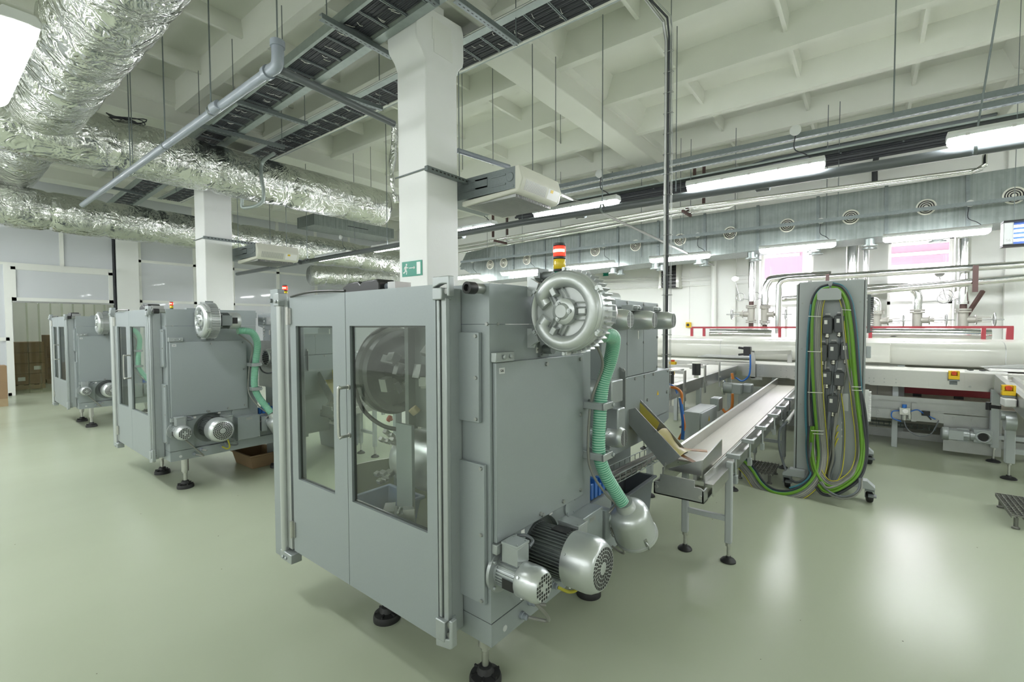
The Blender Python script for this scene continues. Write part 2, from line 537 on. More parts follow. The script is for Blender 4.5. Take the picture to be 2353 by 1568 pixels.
def motor(parent, name, c, u0, rb, rc, Lb, Lc, style, flange=0, boxat=None, part_label=None, nf=30):
    """electric motor along +X: finned body, fan cowl, grille, terminal box"""
    y, z = c
    bm = nb()
    cyl(bm, (u0, y, z), (u0 + Lb + .02, y, z), rb * .88, None, 36)
    for k in range(nf):
        t = 2 * PI * k / nf
        M = Matrix.Translation((0, y, z)) @ Matrix.Rotation(t, 4, 'X')
        box(bm, u0 + .012, u0 + Lb, -.0022, .0022, rb * .85, rb * 1.0, M)
    cyl(bm, (u0, y, z), (u0 + .014, y, z), rb * 1.02, None, 36)
    body = build(name, bm, M_dkpaint if style == 'spiral' else M_paint2, parent)
    if flange:
        bm = nb(); cyl(bm, (u0 - .012, y, z), (u0 + .003, y, z), flange, None, 40)
        for k in range(4):
            t = PI / 4 + k * PI / 2
            screw(bm, (u0 + .003, y + flange * .86 * math.cos(t), z + flange * .86 * math.sin(t)), (1, 0, 0), .008, .01)
        build('mounting_flange', bm, M_paint2, body)
    bm = nb()
    u1 = u0 + Lb - .006
    lathe(bm, [(rc * .96, 0), (rc, .003), (rc, Lc * .66), (rc * .97, Lc * .78), (rc * .86, Lc * .93), (rc * .78, Lc)], (u1, y, z), (1, 0, 0), 48)
    for t in (.6, 2.6, 4.2):
        screw(bm, (u1 + .02, y + rc * math.cos(t), z + rc * math.sin(t)), (0, math.cos(t), math.sin(t)), .006, .004)
    cw = build('fan_cowl', bm, M_cowl, body, ang=50)
    bm = nb(); grille_bars(bm, (y, z), rc * .76, u1 + Lc, style)
    build('fan_grille', bm, M_black, body)
    if boxat:
        (a0, a1, b0, b1, h0, h1) = boxat
        bm = nb(); box(bm, a0, a1, b0, b1, h0, h1 - .012); box(bm, a0 - .002, a1 + .002, b0 - .002, b1 + .002, h1 - .011, h1)
        for p in ((a0 + .01, b0 + .01), (a1 - .01, b0 + .01), (a0 + .01, b1 - .01), (a1 - .01, b1 - .01)):
            screw(bm, (*p, h1), (0, 0, 1), .005, .003)
        build('terminal_box', bm, M_paint2, body, bev=.003)
    if part_label: body['label'] = part_label
    return body


def text_mesh(name, s, size, loc, xdir, updir, m, parent=None, ext=.0006):
    cu = bpy.data.curves.new(name, 'FONT'); cu.body = s; cu.size = size; cu.extrude = ext
    cu.align_x = 'CENTER'; cu.align_y = 'CENTER'
    o = bpy.data.objects.new(name, cu); COL.objects.link(o)
    dg = bpy.context.evaluated_depsgraph_get()
    me = bpy.data.meshes.new_from_object(o.evaluated_get(dg))
    bpy.data.objects.remove(o); bpy.data.curves.remove(cu)
    x = V(xdir).normalized(); y = V(updir).normalized(); n = x.cross(y)
    M = Matrix.Identity(4)
    for i in range(3):
        M[i][0], M[i][1], M[i][2], M[i][3] = x[i], y[i], n[i], loc[i]
    me.transform(M)
    me.materials.clear(); me.materials.append(m)
    o = bpy.data.objects.new(name, me); COL.objects.link(o)
    if parent is not None: o.parent = parent
    return o


def level_foot(parent, p, top, rp=.032, rd=.075):
    bm = nb()
    cyl(bm, (p[0], p[1], top - .005), (p[0], p[1], .17), rp, None, 24)
    cyl(bm, (p[0], p[1], .17), (p[0], p[1], .15), rp * .72, None, 6)
    cyl(bm, (p[0], p[1], .15), (p[0], p[1], .05), rp * .5, None, 16)
    leg = build('levelling_leg', bm, M_steel, parent)
    bm = nb()
    lathe(bm, [(rd, 0), (rd, .022), (rd * .93, .035), (rd * .55, .045), (rd * .42, .07), (rd * .3, .075)], (p[0], p[1], 0), (0, 0, 1), 32)
    for k in range(6):
        t = k * PI / 3
        M = Matrix.Translation((p[0], p[1], .03)) @ Matrix.Rotation(t, 4, 'Z')
        box(bm, rd * .4, rd * .9, -.004, .004, 0, .018, M)
    f = build('rubber_foot', bm, M_black, leg)
    return leg


def make_machine():
    T = thing('packaging_machine', 'x', 'machine')
    UL, UD = -1.437, -.86          # left door edge, meeting line of the doors
    D0, D1 = -.105, -.08           # door front and back
    # ---- housing (tall box on the right) with the arch cut for the drive motor
    bm = nb()
    box(bm, -.235, -.03, 0, .81, .432, 1.652)
    arch = [(0, .432), (0, 1.652), (.81, 1.652), (.81, .432), (.50, .432)]
    for k in range(17):
        t = -.1 + (PI + .2) * k / 16
        arch.append((.352 + .152 * math.cos(t), .612 + .150 * math.sin(t)))
    arch.append((.20, .432))
    prism(bm, arch, 'X', -.03, 0)
    H = build('housing', bm, M_paint, T)
    bm = nb(); box(bm, -.2355, .0005, -.0005, .812, 1.6535, 1.816)
    box(bm, -.19, -.10, .20, .50, 1.8165, 1.832)
    build('housing_cap', bm, M_paint, T)
    bm = nb(); cyl(bm, (-.034, .352, .612), (-.029, .352, .612), .148, None, 40); build('motor_recess_shade', bm, M_dkpaint, H)  # dark disc on the recess back, its shade put into the colour
    # ---- base frame
    bm = nb(); box(bm, -.237, .001, .001, 1.14, .333, .428); box(bm, -1.42, -.237, .10, .24, .345, .428); box(bm, -1.42, -.237, 1.02, 1.14, .345, .428)
    box(bm, -1.42, -1.30, .24, 1.02, .345, .428)
    BF = build('base_frame', bm, M_paint, T)
    bm = nb()
    cyl(bm, (.001, .085, .372), (.004, .085, .372), .013, None, 18)
    build('blanking_plug', bm, M_silverlab, BF)
    bm = nb()
    for (v, z) in ((.20, .372), (.26, .405), (.44, .40), (.48, .42)):
        lathe(bm, [(.017, 0), (.017, .012), (.013, .014), (.013, .03), (.007, .034)], (.001, v, z), (1, 0, 0), 12)
    build('cable_gland', bm, M_bpipe, BF)
    # ---- big side panel with hinge blocks
    bm = nb(); box(bm, .001, .019, .016, .705, .764, 1.498)
    SP = build('side_panel', bm, M_paint, T, bev=.003)
    bm = nb()
    for (v, z) in ((.37, 1.47), (.67, 1.475), (.675, 1.19), (.675, .80), (.51, .79), (.32, .79), (.335, .78)):
        screw(bm, (.019, v, z), (1, 0, 0), .010, .008)
    build('panel_screw', bm, M_dull, SP)
    bm = nb(); box(bm, .0, .028, .006, .125, 1.500, 1.540); box(bm, .0, .028, .006, .14, .722, .762)
    for (v, z) in ((.055, 1.52), (.098, 1.522), (.055, .742), (.118, .744)):
        screw(bm, (.028, v, z), (1, 0, 0), .010, .010)
    build('panel_hinge', bm, M_paint2, SP, bev=.003)
    bm = nb(); box(bm, .019, .0205, .035, .07, 1.452, 1.476); LB = build('number_plate', bm, M_silverlab, SP)
    text_mesh('plate_text', 'S26', .014, (.0208, .0525, 1.464), (0, 1, 0), (0, 0, 1), M_text, SP)
    bm = nb(); box(bm, .0, .0016, .315, .345, 1.522, 1.548); box(bm, .0, .0016, .20, .225, .728, .748); box(bm, 0, .0016, .42, .445, .745, .765); build('marker_plate', bm, M_label, H)
    text_mesh('marker_text', 'M8', .013, (.0018, .33, 1.535), (0, 1, 0), (0, 0, 1), M_text, H)
    # ---- two bolted access panels on the front of the housing
    for (a0, a1, z0, z1) in ((-.228, -.042, 1.254, 1.620), (-.232, -.017, .512, 1.086)):
        bm = nb(); box(bm, a0, a1, -.02, -.001, z0, z1)
        AP = build('access_panel', bm, M_paint, T, bev=.002)
        bm = nb()
        for p in ((a0 + .012, z1 - .015), (a1 - .015, z1 - .015), (a0 + .012, z0 + .015), (a1 - .015, z0 + .015), (a1 - .015, (z0 + z1) / 2)):
            screw(bm, (p[0], -.02, p[1]), (0, -1, 0), .008, .007)
        build('panel_screw', bm, M_dull, AP)
    bm = nb()
    for (a, z) in ((-.205, 1.20), (-.222, 1.654), (-.012, 1.654)):
        screw(bm, (a, -.0005, z), (0, -1, 0), .008, .006)
    screw(bm, (.0005, .05, 1.654), (1, 0, 0), .007, .004)
    build('housing_bolt', bm, M_dull, H)
    # ---- stub pipe with black cap near the top corner
    bm = nb(); cyl(bm, (-.036, 0, 1.795), (-.036, -.05, 1.795), .020, None, 20); ST = build('stub_pipe', bm, M_dull, T)
    bm = nb(); lathe(bm, [(.022, 0), (.024, .004), (.024, .045), (.014, .047), (.012, .03), (0, .029)], (-.036, -.046, 1.795), (0, -1, 0), 22, cap=False); build('pipe_cap', bm, M_black, ST)
    # ---- guard doors
    def door(a0, a1, w0, w1):
        bm = nb()
        zb, zt, g0, g1 = .337, 1.815, .772, 1.648
        box(bm, a0, w0, D0, D1, zb, zt); box(bm, w1, a1, D0, D1, zb, zt)
        box(bm, w0, w1, D0, D1, zb, g0); box(bm, w0, w1, D0, D1, g1, zt)
        bmesh.ops.remove_doubles(bm, verts=bm.verts[:], dist=.0004)
        d = build('guard_door', bm, M_paint, T)
        bm = nb(); box(bm, w0 + .001, w1 - .001, -.094, -.090, g0 + .001, g1 - .001)
        build('door_pane', bm, M_glass, d)
        bm = nb()
        for (x0, x1, z0, z1) in ((w0, w0 + .008, g0, g1), (w1 - .008, w1, g0, g1), (w0, w1, g0, g0 + .008), (w0, w1, g1 - .008, g1)):
            box(bm, x0, x1, -.0895, -.082, z0, z1)
        build('pane_gasket', bm, M_blackp, d)
        return d
    dl = door(UL, UD - .004, -1.371, -.985)
    dr = door(UD, -.199, -.826, -.262)
    bm = nb()
    tube(bm, [(-.838, -.105, 1.345), (-.838, -.15, 1.345), (-.845, -.16, 1.33), (-.845, -.16, 1.12), (-.838, -.15, 1.105), (-.838, -.105, 1.105)], .008, 12, sub=4)
    cyl(bm, (-.838, -.104, 1.345), (-.838, -.112, 1.345), .013); cyl(bm, (-.838, -.104, 1.105), (-.838, -.112, 1.105), .013)
    build('door_handle', bm, M_steel, dr)
    bm = nb()
    for z in (1.655, .415):
        cyl(bm, (UL - .008, -.115, z), (UL - .008, -.115, z + .10), .011, None, 14)
        box(bm, UL - .012, UL + .02, -.112, -.104, z + .005, z + .095)
    build('door_hinge', bm, M_steel, dl)
    bm = nb()   # dark weather strip bowed over the top of the left door
    pts = [(UL + .01, -.10, 1.815), (-1.32, -.115, 1.822), (-1.15, -.13, 1.829), (-.99, -.115, 1.828), (UD - .01, -.10, 1.822)]
    tube(bm, pts, .007, 8, sub=6)
    build('top_seal', bm, M_blackp, dl)
    # ---- posts, brackets and the left wing
    bm = nb()
    box(bm, -.196, -.180, -.104, -.084, .44, 1.752); box(bm, -.174, -.146, -.098, -.076, .40, 1.76); box(bm, -.2, -.155, -.075, -.002, .36, 1.80)
    PR = build('guard_post', bm, M_paint2, T, bev=.003)
    for (z0, z1, zz) in ((1.752, 1.845, 1.845), (.318, .432, .318)):
        bm = nb()
        if z0 > 1:
            prism(bm, [(-.205, 1.80), (-.205, 1.845), (-.108, 1.845), (-.108, 1.765), (-.122, 1.765), (-.122, 1.815), (-.16, 1.815)], 'Y', -.116, -.086)
            box(bm, -.205, -.150, -.118, -.06, 1.752, 1.80)
        else:
            prism(bm, [(-.205, .318), (-.205, .352), (-.125, .375), (-.125, .455), (-.108, .455), (-.108, .345), (-.12, .335)], 'Y', -.116, -.086)
            box(bm, -.205, -.15, -.118, -.05, .352, .437)
        B = build('post_bracket', bm, M_paint2, PR, bev=.004)
        bm = nb()
        for dz in (.02, .062):
            screw(bm, (-.138, -.075, (1.765 if z0 > 1 else .362) + dz), (0, -1, 0), .013, .03)
        build('bracket_bolt', bm, M_dull, B)
    bm = nb(); cyl(bm, (-1.545, -.11, .31), (-1.545, -.11, 1.80), .020, None, 24); box(bm, -1.525, -1.475, -.10, -.05, .33, 1.80)
    PL = build('guard_post', bm, M_cowl, T)
    bm = nb(); box(bm, -1.575, -1.51, -.135, -.08, 1.765, 1.84); box(bm, -1.575, -1.44, -.125, -.06, .258, .312)
    for a in (-1.535, -1.50): screw(bm, (a, -.135, 1.79), (0, -1, 0), .010, .01); screw(bm, (a, -.125, .28), (0, -1, 0), .010, .01)
    build('post_bracket', bm, M_paint2, PL, bev=.004)
    bm = nb(); box(bm, -1.652, -1.555, -.118, -.078, .262, 1.866); box(bm, -1.652, -1.60, -.078, .06, .262, 1.80)
    W = build('guard_wing', bm, M_paint, T, bev=.003)
    bm = nb(); screw(bm, (-1.632, -.118, 1.80), (0, -1, 0), .014, .012); build('wing_plug', bm, M_dkpaint, W)
    bm = nb(); box(bm, -1.645, -1.61, .06, .92, .262, .34); box(bm, -1.645, -1.61, .06, .92, 1.74, 1.80); SG = build('side_guard', bm, M_paint, T)
    bm = nb(); box(bm, -1.630, -1.625, .06, .92, .34, 1.74); build('side_pane', bm, M_glass, SG)
    # ---- rear posts and the inside of the guard
    bm = nb(); box(bm, -1.50, -1.45, .86, .92, .428, 1.80); box(bm, -1.37, -1.34, .55, .60, .428, 1.80); box(bm, -1.50, -.235, .86, .92, 1.74, 1.80)
    box(bm, -1.50, -1.45, -.08, .86, 1.75, 1.80); box(bm, -1.45, -.235, -.07, -.02, 1.76, 1.80)
    build('rear_frame', bm, M_paint, T)
    bm = nb(); prism(bm, [(-1.44, .02), (-.24, .02), (-.24, .86), (-1.44, .86)], 'Z', .43, .442)
    lathe(bm, [(.60, .0), (.60, .30), (.585, .30), (.585, 0)], (-.86, .30, .442), (0, 0, 1), 40, cap=False, a0=-PI * .5, a1=PI * .5)
    build('drip_tray', bm, M_oliv, T)
    # lower drum and its grippers
    bm = nb()
    lathe(bm, [(.02, .0), (.13, .0), (.150, .012), (.158, .05), (.158, .18), (.164, .182), (.164, .62)], (-.94, .34, .89), (1, 0, 0), 48)
    DR = build('lower_drum', bm, M_cowl, T)
    for k in range(6):
        t = .35 + k * PI / 3
        c = V((-.90, .34 + .16 * math.cos(t), .89 + .16 * math.sin(t)))
        R = Matrix.Translation(c) @ Matrix.Rotation(t - PI / 2, 4, 'X')
        bm = nb()
        box(bm, -.022, .022, -.018, .018, 0, .035, R); box(bm, -.035, .01, -.03, -.008, .03, .062, R); box(bm, -.035, .01, .008, .03, .03, .062, R)
        box(bm, -.05, -.02, -.036, -.012, .055, .082, R); box(bm, -.05, -.02, .012, .036, .055, .082, R); box(bm, -.012, .03, -.012, .012, .03, .05, R)
        build('gripper', bm, M_steel, DR, bev=.003, seg=1)
    bm = nb(); box(bm, -.74, -.615, .10, .118, .50, 1.145); build('drum_shield', bm, M_paint, T)
    # upper wheel
    bm = nb()
    lathe(bm, [(.03, -.05), (.12, -.05), (.12, 0), (.205, 0), (.262, .0), (.268, .006), (.268, .045), (.25, .055), (.25, .10), (.215, .10), (.215, .03), (.08, .03), (.08, .9)], (-1.17, .40, 1.37), (1, 0, 0), 56)
    WH = build('upper_wheel', bm, mat('worn_dark_steel', (.16, .17, .165), metal=.8, rough=.42, var=.2, vscale=8), T)
    rnd = random.Random(3)
    bm = nb()
    for k in range(60):
        t = rnd.uniform(0, 2 * PI); rr = rnd.uniform(.09, .24); a = rnd.uniform(-1.0, -.55)
        R = Matrix.Translation((a, .40 + rr * math.cos(t), 1.36 + rr * math.sin(t))) @ Matrix.Rotation(t, 4, 'X') @ Matrix.Rotation(rnd.uniform(-.5, .5), 4, 'Z')
        w, d, h = rnd.uniform(.015, .045), rnd.uniform(.012, .03), rnd.uniform(.012, .04)
        box(bm, -w, w, -d, d, -h, h, R)
    for k in range(10):
        t = k * PI / 5
        p = V((-.52, .40 + .21 * math.cos(t), 1.36 + .21 * math.sin(t)))
        cyl(bm, p, p + V((.08, 0, 0)), .04, None, 18)
    build('gripper_carousel', bm, M_dull, WH, bev=.002, seg=1)
    bm = nb(); rnd = random.Random(5)
    for k in range(6):
        t = rnd.uniform(-2.6, -.4)
        p = V((rnd.uniform(-.85, -.5), .36 + .22 * math.cos(t), 1.34 + .24 * math.sin(t)))
        R = Matrix.Translation(p) @ Matrix.Rotation(t, 4, 'X') @ Matrix.Rotation(.5, 4, 'Y')
        box(bm, -.035, .035, -.014, .014, -.02, .02, R)
    build('sealing_jaw', bm, mat('tan_jaw', (.40, .33, .20), rough=.5) if 'tan_jaw' not in bpy.data.materials else bpy.data.materials['tan_jaw'], WH, bev=.006)
    bm = nb(); box(bm, -.79, -.76, .20, .26, 1.085, 1.66); box(bm, -.76, -.64, .245, .26, 1.10, 1.64); build('mounting_plate', bm, M_dkpaint, T)
    bm = nb(); box(bm, -.50, -.33, .18, .50, 1.56, 1.73); cyl(bm, (-.62, .34, 1.60), (-.62, .34, 1.73), .06); build('drive_unit', bm, M_bluebin, T, bev=.006)
    bm = nb()
    tube(bm, [(-1.05, .30, 1.66), (-1.20, .24, 1.56), (-1.26, .20, 1.38), (-1.18, .18, 1.18), (-1.0, .20, 1.08), (-.80, .24, 1.07)], .012, 10, sub=8)
    tube(bm, [(-1.45, .70, 1.62), (-1.46, .60, 1.40), (-1.38, .58, 1.26), (-1.22, .58, 1.24)], .012, 10, sub=8)
    build('black_hose', bm, M_black, T)
    # chute block and product tray at the bottom
    bm = nb()
    R = Matrix.Translation((-.80, .16, .64)) @ Matrix.Rotation(math.radians(-38), 4, 'Z') @ Matrix.Rotation(math.radians(-14), 4, 'Y')
    box(bm, -.06, .30, -.075, .075, -.10, .03, R)
    box(bm, -.06, .30, -.075, -.02, .03, .048, R); box(bm, -.06, .30, .02, .075, .03, .048, R)
    DC = build('discharge_block', bm, M_steel, T)
    bm = nb(); tube(bm, [R @ V((-.05, 0, .035)), R @ V((.1, .006, .038)), R @ V((.29, -.004, .038))], .006, 6, sub=4); build('guide_rail', bm, M_label, DC)
    bm = nb()
    prism(bm, [(-.62, .04), (-.27, .04), (-.27, .36), (-.62, .30)], 'Z', .50, .512); build('crumb_sheet', bm, M_paint2, T)
    tub(T, 'scrap_tub', -1.16, -.86, .02, .36, .443, .66, M_tubblue)
    bm = nb(); lathe(bm, [(.0, .03), (.018, .03), (.02, .022), (.02, .012), (.008, .01), (.008, 0)], (-1.04, .30, 1.09), (-.3, -.8, .5), 16); build('red_knob', bm, M_redbtn, T)
    # ---- sensor boxes on top
    bm = nb(); prism(bm, [(-1.14, 1.816), (-1.14, 1.86), (-1.08, 1.885), (-.99, 1.888), (-.97, 1.87), (-.95, 1.885), (-.82, 1.89), (-.80, 1.87), (-.80, 1.816)], 'Y', .05, .16)
    SB = build('interlock_box', bm, M_blackp, T, bev=.006)
    bm = nb(); cyl(bm, (-.80, .10, 1.852), (-.755, .10, 1.855), .018); cyl(bm, (-.755, .10, 1.855), (-.74, .10, 1.855), .013); build('plug_gland', bm, M_bpipe, SB)
    bm = nb(); box(bm, -.74, -.68, .06, .16, 1.816, 1.87); build('interlock_bracket', bm, M_dull, SB)
    # ---- side channel blower
    bc = V((.205, .20, 1.704))
    BL = None
    bm = nb()
    lathe(bm, [(.10, .05), (.155, .045), (.166, .05), (.166, .068), (.160, .07), (.160, .14), (.150, .15), (.10, .155), (.075, .17), (.075, .20)], bc, (0, 1, 0), 56)
    BL = build('blower', bm, M_blow, T)
    bm = nb()   # scroll: bulging ring open at the left, its ends turning inwards
    pts = []
    for k in range(41):
        t = math.radians(152) - math.radians(304) * k / 40
        pts.append(bc + V((.132 * math.cos(t), .040, .132 * math.sin(t))))
    e0 = bc + V((.098 * math.cos(math.radians(164)), .05, .098 * math.sin(math.radians(164))))
    e1 = bc + V((.098 * math.cos(math.radians(196)), .05, .098 * math.sin(math.radians(196))))
    pts = [e0, (e0 + pts[0]) / 2 + V((-.012, 0, .012))] + pts + [(e1 + pts[-1]) / 2 + V((-.012, 0, -.012)), e1]
    tube(bm, pts, .0315, 20)
    lathe(bm, [(.152, .045), (.165, .044), (.167, .03), (.160, .022), (.150, .03), (.146, .045)], bc, (0, 1, 0), 56, cap=False)
    build('blower_scroll', bm, M_blow, BL, ang=60)
    bm = nb()
    lathe(bm, [(0, .058), (.105, .058), (.105, .064)], bc, (0, 1, 0), 48, cap=False)
    lathe(bm, [(0, .0), (.026, .0), (.030, .004), (.034, .014), (.040, .014), (.053, .022), (.055, .03), (.055, .06)], bc, (0, 1, 0), 40)
    for k in range(3):
        t = k * 2 * PI / 3
        p = bc + V((.034 * math.cos(t), .004, .034 * math.sin(t)))
        cyl(bm, p, p + V((0, .02, 0)), .010, None, 14)
        cyl(bm, p, p + V((0, -.004, 0)), .006, None, 8)
    HU = build('blower_cover', bm, M_blow, BL)
    bm = nb()
    for k in range(3):
        for s in (-1, 1):
            for off in (.016, .036):
                t = k * 2 * PI / 3
                a = V((math.cos(t), 0, math.sin(t))); b = V((-math.sin(t), 0, math.cos(t)))
                p0 = bc + a * .045 + b * (s * off) + V((0, .046, 0)); p1 = bc + a * .096 + b * (s * off) + V((0, .046, 0))
                obox(bm, p0, p1, .004, .024, up=(0, 1, 0))
        t = k * 2 * PI / 3
        R = Matrix.Translation(bc + V((.092 * math.cos(t), .03, .092 * math.sin(t)))) @ Matrix.Rotation(-t, 4, 'Y')
        box(bm, -.016, .016, -.02, .03, -.011, .011, R)
    build('cover_rib', bm, M_blow, BL, bev=.002, seg=1)
    bm = nb()
    for k in range(46):
        t = 2 * PI * k / 46
        R = Matrix.Translation(bc) @ Matrix.Rotation(t, 4, 'Y')
        box(bm, .150, .176, .07, .138, -.0022, .0022, R)
    build('cooling_fin', bm, M_blow, BL)
    bm = nb()
    for k in range(6):
        t = math.radians(30 + 60 * k)
        R = Matrix.Translation(bc) @ Matrix.Rotation(-t, 4, 'Y')
        box(bm, .160, .180, .03, .06, -.012, .012, R)
        p = bc + V((.173 * math.cos(t), .03, .173 * math.sin(t)))
        cyl(bm, p, p + V((0, -.008, 0)), .007, None, 8)
    for s in (-1, 1):
        obox(bm, bc + V((-.14, .04, .10 * s)), bc + V((-.19, .05, .125 * s)), .05, .012, up=(.3, 1, 0))
        prism(bm, [(bc.x - .205, bc.z + s * .07), (bc.x - .205, bc.z + s * .155), (bc.x - .17, bc.z + s * .155), (bc.x - .155, bc.z + s * .12), (bc.x - .185, bc.z + s * .07)], 'Y', .25, .256)
    build('mounting_lug', bm, M_blow, BL)
    bm = nb()
    for s in (-1, 1):
        box(bm, .0, .012, .33, .40, 1.704 + s * .165 - .035, 1.704 + s * .165 + .035)
        cyl(bm, (.012, .365, 1.704 + s * .165), (.06, .365, 1.704 + s * .165), .022, None, 18)
        screw(bm, (.012, .345, 1.704 + s * .165 - .02), (1, 0, 0), .008, .006)
    box(bm, -.02, .01, .28, .33, 1.80, 1.86)
    build('blower_mount', bm, M_dkpaint, BL)
    # blower motor behind it (axis +Y)
    bm = nb()
    cyl(bm, bc + V((0, .16, 0)), bc + V((0, .27, 0)), .070, None, 36)
    for k in range(24):
        R = Matrix.Translation(bc) @ Matrix.Rotation(2 * PI * k / 24, 4, 'Y')
        box(bm, .066, .080, .165, .265, -.002, .002, R)
    box(bm, .07 + bc.x, .115 + bc.x, bc.y + .17, bc.y + .26, bc.z - .05, bc.z + .05)
    BM = build('blower_motor', bm, M_dkpaint, BL)
    bm = nb(); lathe(bm, [(.082, 0), (.084, .004), (.084, .075), (.074, .10), (.05, .108)], bc + V((0, .262, 0)), (0, 1, 0), 40); build('fan_cowl', bm, M_cowl, BL)
    bm = nb(); box(bm, bc.x + .0835, bc.x + .086, bc.y + .275, bc.y + .32, bc.z - .03, bc.z + .03); build('rating_plate', bm, M_black, BL)
    # ---- green hose, clamps, canister
    hp = [(.205, .55, 1.60), (.205, .62, 1.60), (.19, .70, 1.575), (.14, .765, 1.47), (.09, .775, 1.33), (.085, .755, 1.15), (.085, .75, .99), (.10, .79, .87), (.13, .85, .765), (.155, .885, .70)]
    HO = hose_obj('green_hose', hp, .034, T)
    bm = nb(); tube(bm, [(.16, .58, 1.56), (.12, .72, 1.44), (.055, .72, 1.25), (.05, .70, 1.0), (.065, .72, .88), (.10, .80, .76), (.12, .86, .70), (.10, .88, .66), (.06, .80, .60)], .007, 8, sub=6); build('hose_wire', bm, M_scable, HO)
    bm = nb()
    for z in (1.235, .975):
        box(bm, 0, .135, .705, .722, z - .018, z + .018); box(bm, 0, .135, .79, .806, z - .018, z + .018); box(bm, .122, .137, .705, .806, z - .018, z + .018)
        screw(bm, (.137, .80, z), (1, 0, 0), .010, .01)
    build('hose_clamp', bm, M_paint2, T, bev=.003)
    bm = nb()
    ax = V((.06, .50, -.86)).normalized(); ct = V((.158, .89, .705))
    lathe(bm, [(.036, 0), (.046, .0), (.046, .022), (.052, .03), (.052, .045), (.085, .055), (.104, .075), (.110, .10), (.113, .235), (.120, .238), (.120, .252), (.06, .256)], ct, ax, 44)
    CA = build('dust_canister', bm, M_cowl, T)
    bm = nb()
    x, y, d = frame_of(ax)
    for k in range(3):
        t = k * 2 * PI / 3 + .5
        o_ = x * math.cos(t) + y * math.sin(t)
        p = ct + d * .205 + o_ * .114
        tube(bm, [p, p + o_ * .015 + d * .01, p + o_ * .014 + d * .04, p + d * .045], .004, 6, sub=3)
        obox(bm, p - d * .02, p + d * .03, .018, .006, up=o_)
    build('toggle_catch', bm, M_dull, CA)
    bm = nb(); box(bm, .0, .09, .815, .87, .50, .66); cyl(bm, (.06, .87, .60), (.13, .93, .60), .03); build('canister_bracket', bm, M_paint, T)
    bm = nb(); tube(bm, [(.05, .86, .60), (.09, .95, .47), (.10, 1.02, .37), (.07, 1.05, .34), (.01, 1.05, .36)], .007, 8, sub=6); build('earth_cable', bm, M_scable, CA)
    # rear part behind the side panel: lower rear body and valves
    bm = nb(); box(bm, -.235, -.02, .812, 1.10, .428, .66); build('rear_box', bm, M_paint, T)
    bm = nb()
    for k in range(5):
        box(bm, -.09 + .012 * (k % 2), -.03, .83 + k * .045, .862 + k * .045, .67, .74 + .02 * (k % 3))
    RV = build('valve_bank', bm, M_blue, T, bev=.004)
    # ---- motors on the side
    m1 = motor(T, 'small_drive_motor', (.066, .632), .004, .060, .068, .115, .105, 'square', flange=.088, boxat=(.035, .115, .028, .104, .692, .775), part_label='smaller of the two drive motors')
    bm = nb(); box(bm, .055, .112, .066 - .062, .066 - .0585, .600, .640); build('rating_plate', bm, M_black, m1)
    m2 = motor(T, 'large_drive_motor', (.352, .622), -.028, .108, .117, .205, .15, 'spiral', part_label='larger of the two drive motors', nf=44, boxat=(.05, .16, .42, .50, .66, .735))
    bm = nb(); box(bm, .07, .15, .352 - .02, .352 + .035, .725, .7305); build('rating_plate', bm, M_black, m2)
    for pts, mt in (([(.035, .205, .372), (.10, .25, .36), (.14, .20, .42), (.13, .12, .52), (.13, .08, .57)], M_scable),
                    ([(.035, .26, .405), (.07, .29, .40)], M_scable),
                    ([(.035, .44, .40), (.08, .47, .38), (.12, .48, .41), (.12, .46, .50)], M_ycable),
                    ([(.035, .48, .42), (.06, .54, .40), (.11, .56, .42), (.12, .50, .50)], M_lcable),
                    ([(.02, .145, .752), (.05, .17, .752), (.085, .17, .74), (.10, .125, .735)], M_lcable)):
        bm = nb(); tube(bm, pts, .0075, 8, sub=6); build('motor_cable', bm, mt, T)
    # ---- terminal box and round cover
    bm = nb(); box(bm, .0, .082, .575, .80, .445, .690)
    TB = build('terminal_cabinet', bm, M_paint, T, bev=.004)
    bm = nb()
    for p in ((.588, .455), (.588, .68), (.788, .455), (.788, .68)): screw(bm, (.082, *p), (1, 0, 0), .006, .003)
    box(bm, .082, .0825, .66, .72, .648, .672)
    build('box_screw', bm, M_dull, TB)
    bm = nb(); cyl(bm, (.0, .60, .735), (.010, .60, .735), .052, None, 40)
    for k in range(4): screw(bm, (.010, .60 + .043 * math.cos(k * PI / 2 + .6), .735 + .043 * math.sin(k * PI / 2 + .6)), (1, 0, 0), .005, .004)
    build('round_cover', bm, M_paint, T)
    # ---- feet
    for p in ((-.19, .172), (-.93, .165), (-.16, 1.08), (-1.0, 1.08)):
        level_foot(T, p, .345)
    return T


def tub(parent, name, x0, x1, y0, y1, z0, z1, m, t=.006, rim=.018, taper=.03):
    bm = nb()
    def ring(x0, x1, y0, y1, z):
        return [bm.verts.new(p) for p in ((x0, y0, z), (x1, y0, z), (x1, y1, z), (x0, y1, z))]
    R = [ring(x0 + taper, x1 - taper, y0 + taper, y1 - taper, z0), ring(x0, x1, y0, y1, z1 - .02), ring(x0 - rim, x1 + rim, y0 - rim, y1 + rim, z1 - .018), ring(x0 - rim, x1 + rim, y0 - rim, y1 + rim, z1),
         ring(x0 + t, x1 - t, y0 + t, y1 - t, z1), ring(x0 + taper + t, x1 - taper - t, y0 + taper + t, y1 - taper - t, z0 + t)]
    for A, B in zip(R, R[1:]):
        for i in range(4):
            bm.faces.new((A[i], A[(i + 1) % 4], B[(i + 1) % 4], B[i]))
    bm.faces.new(R[0][::-1]); bm.faces.new(R[-1])
    return build(name, bm, m, parent, bev=.005)


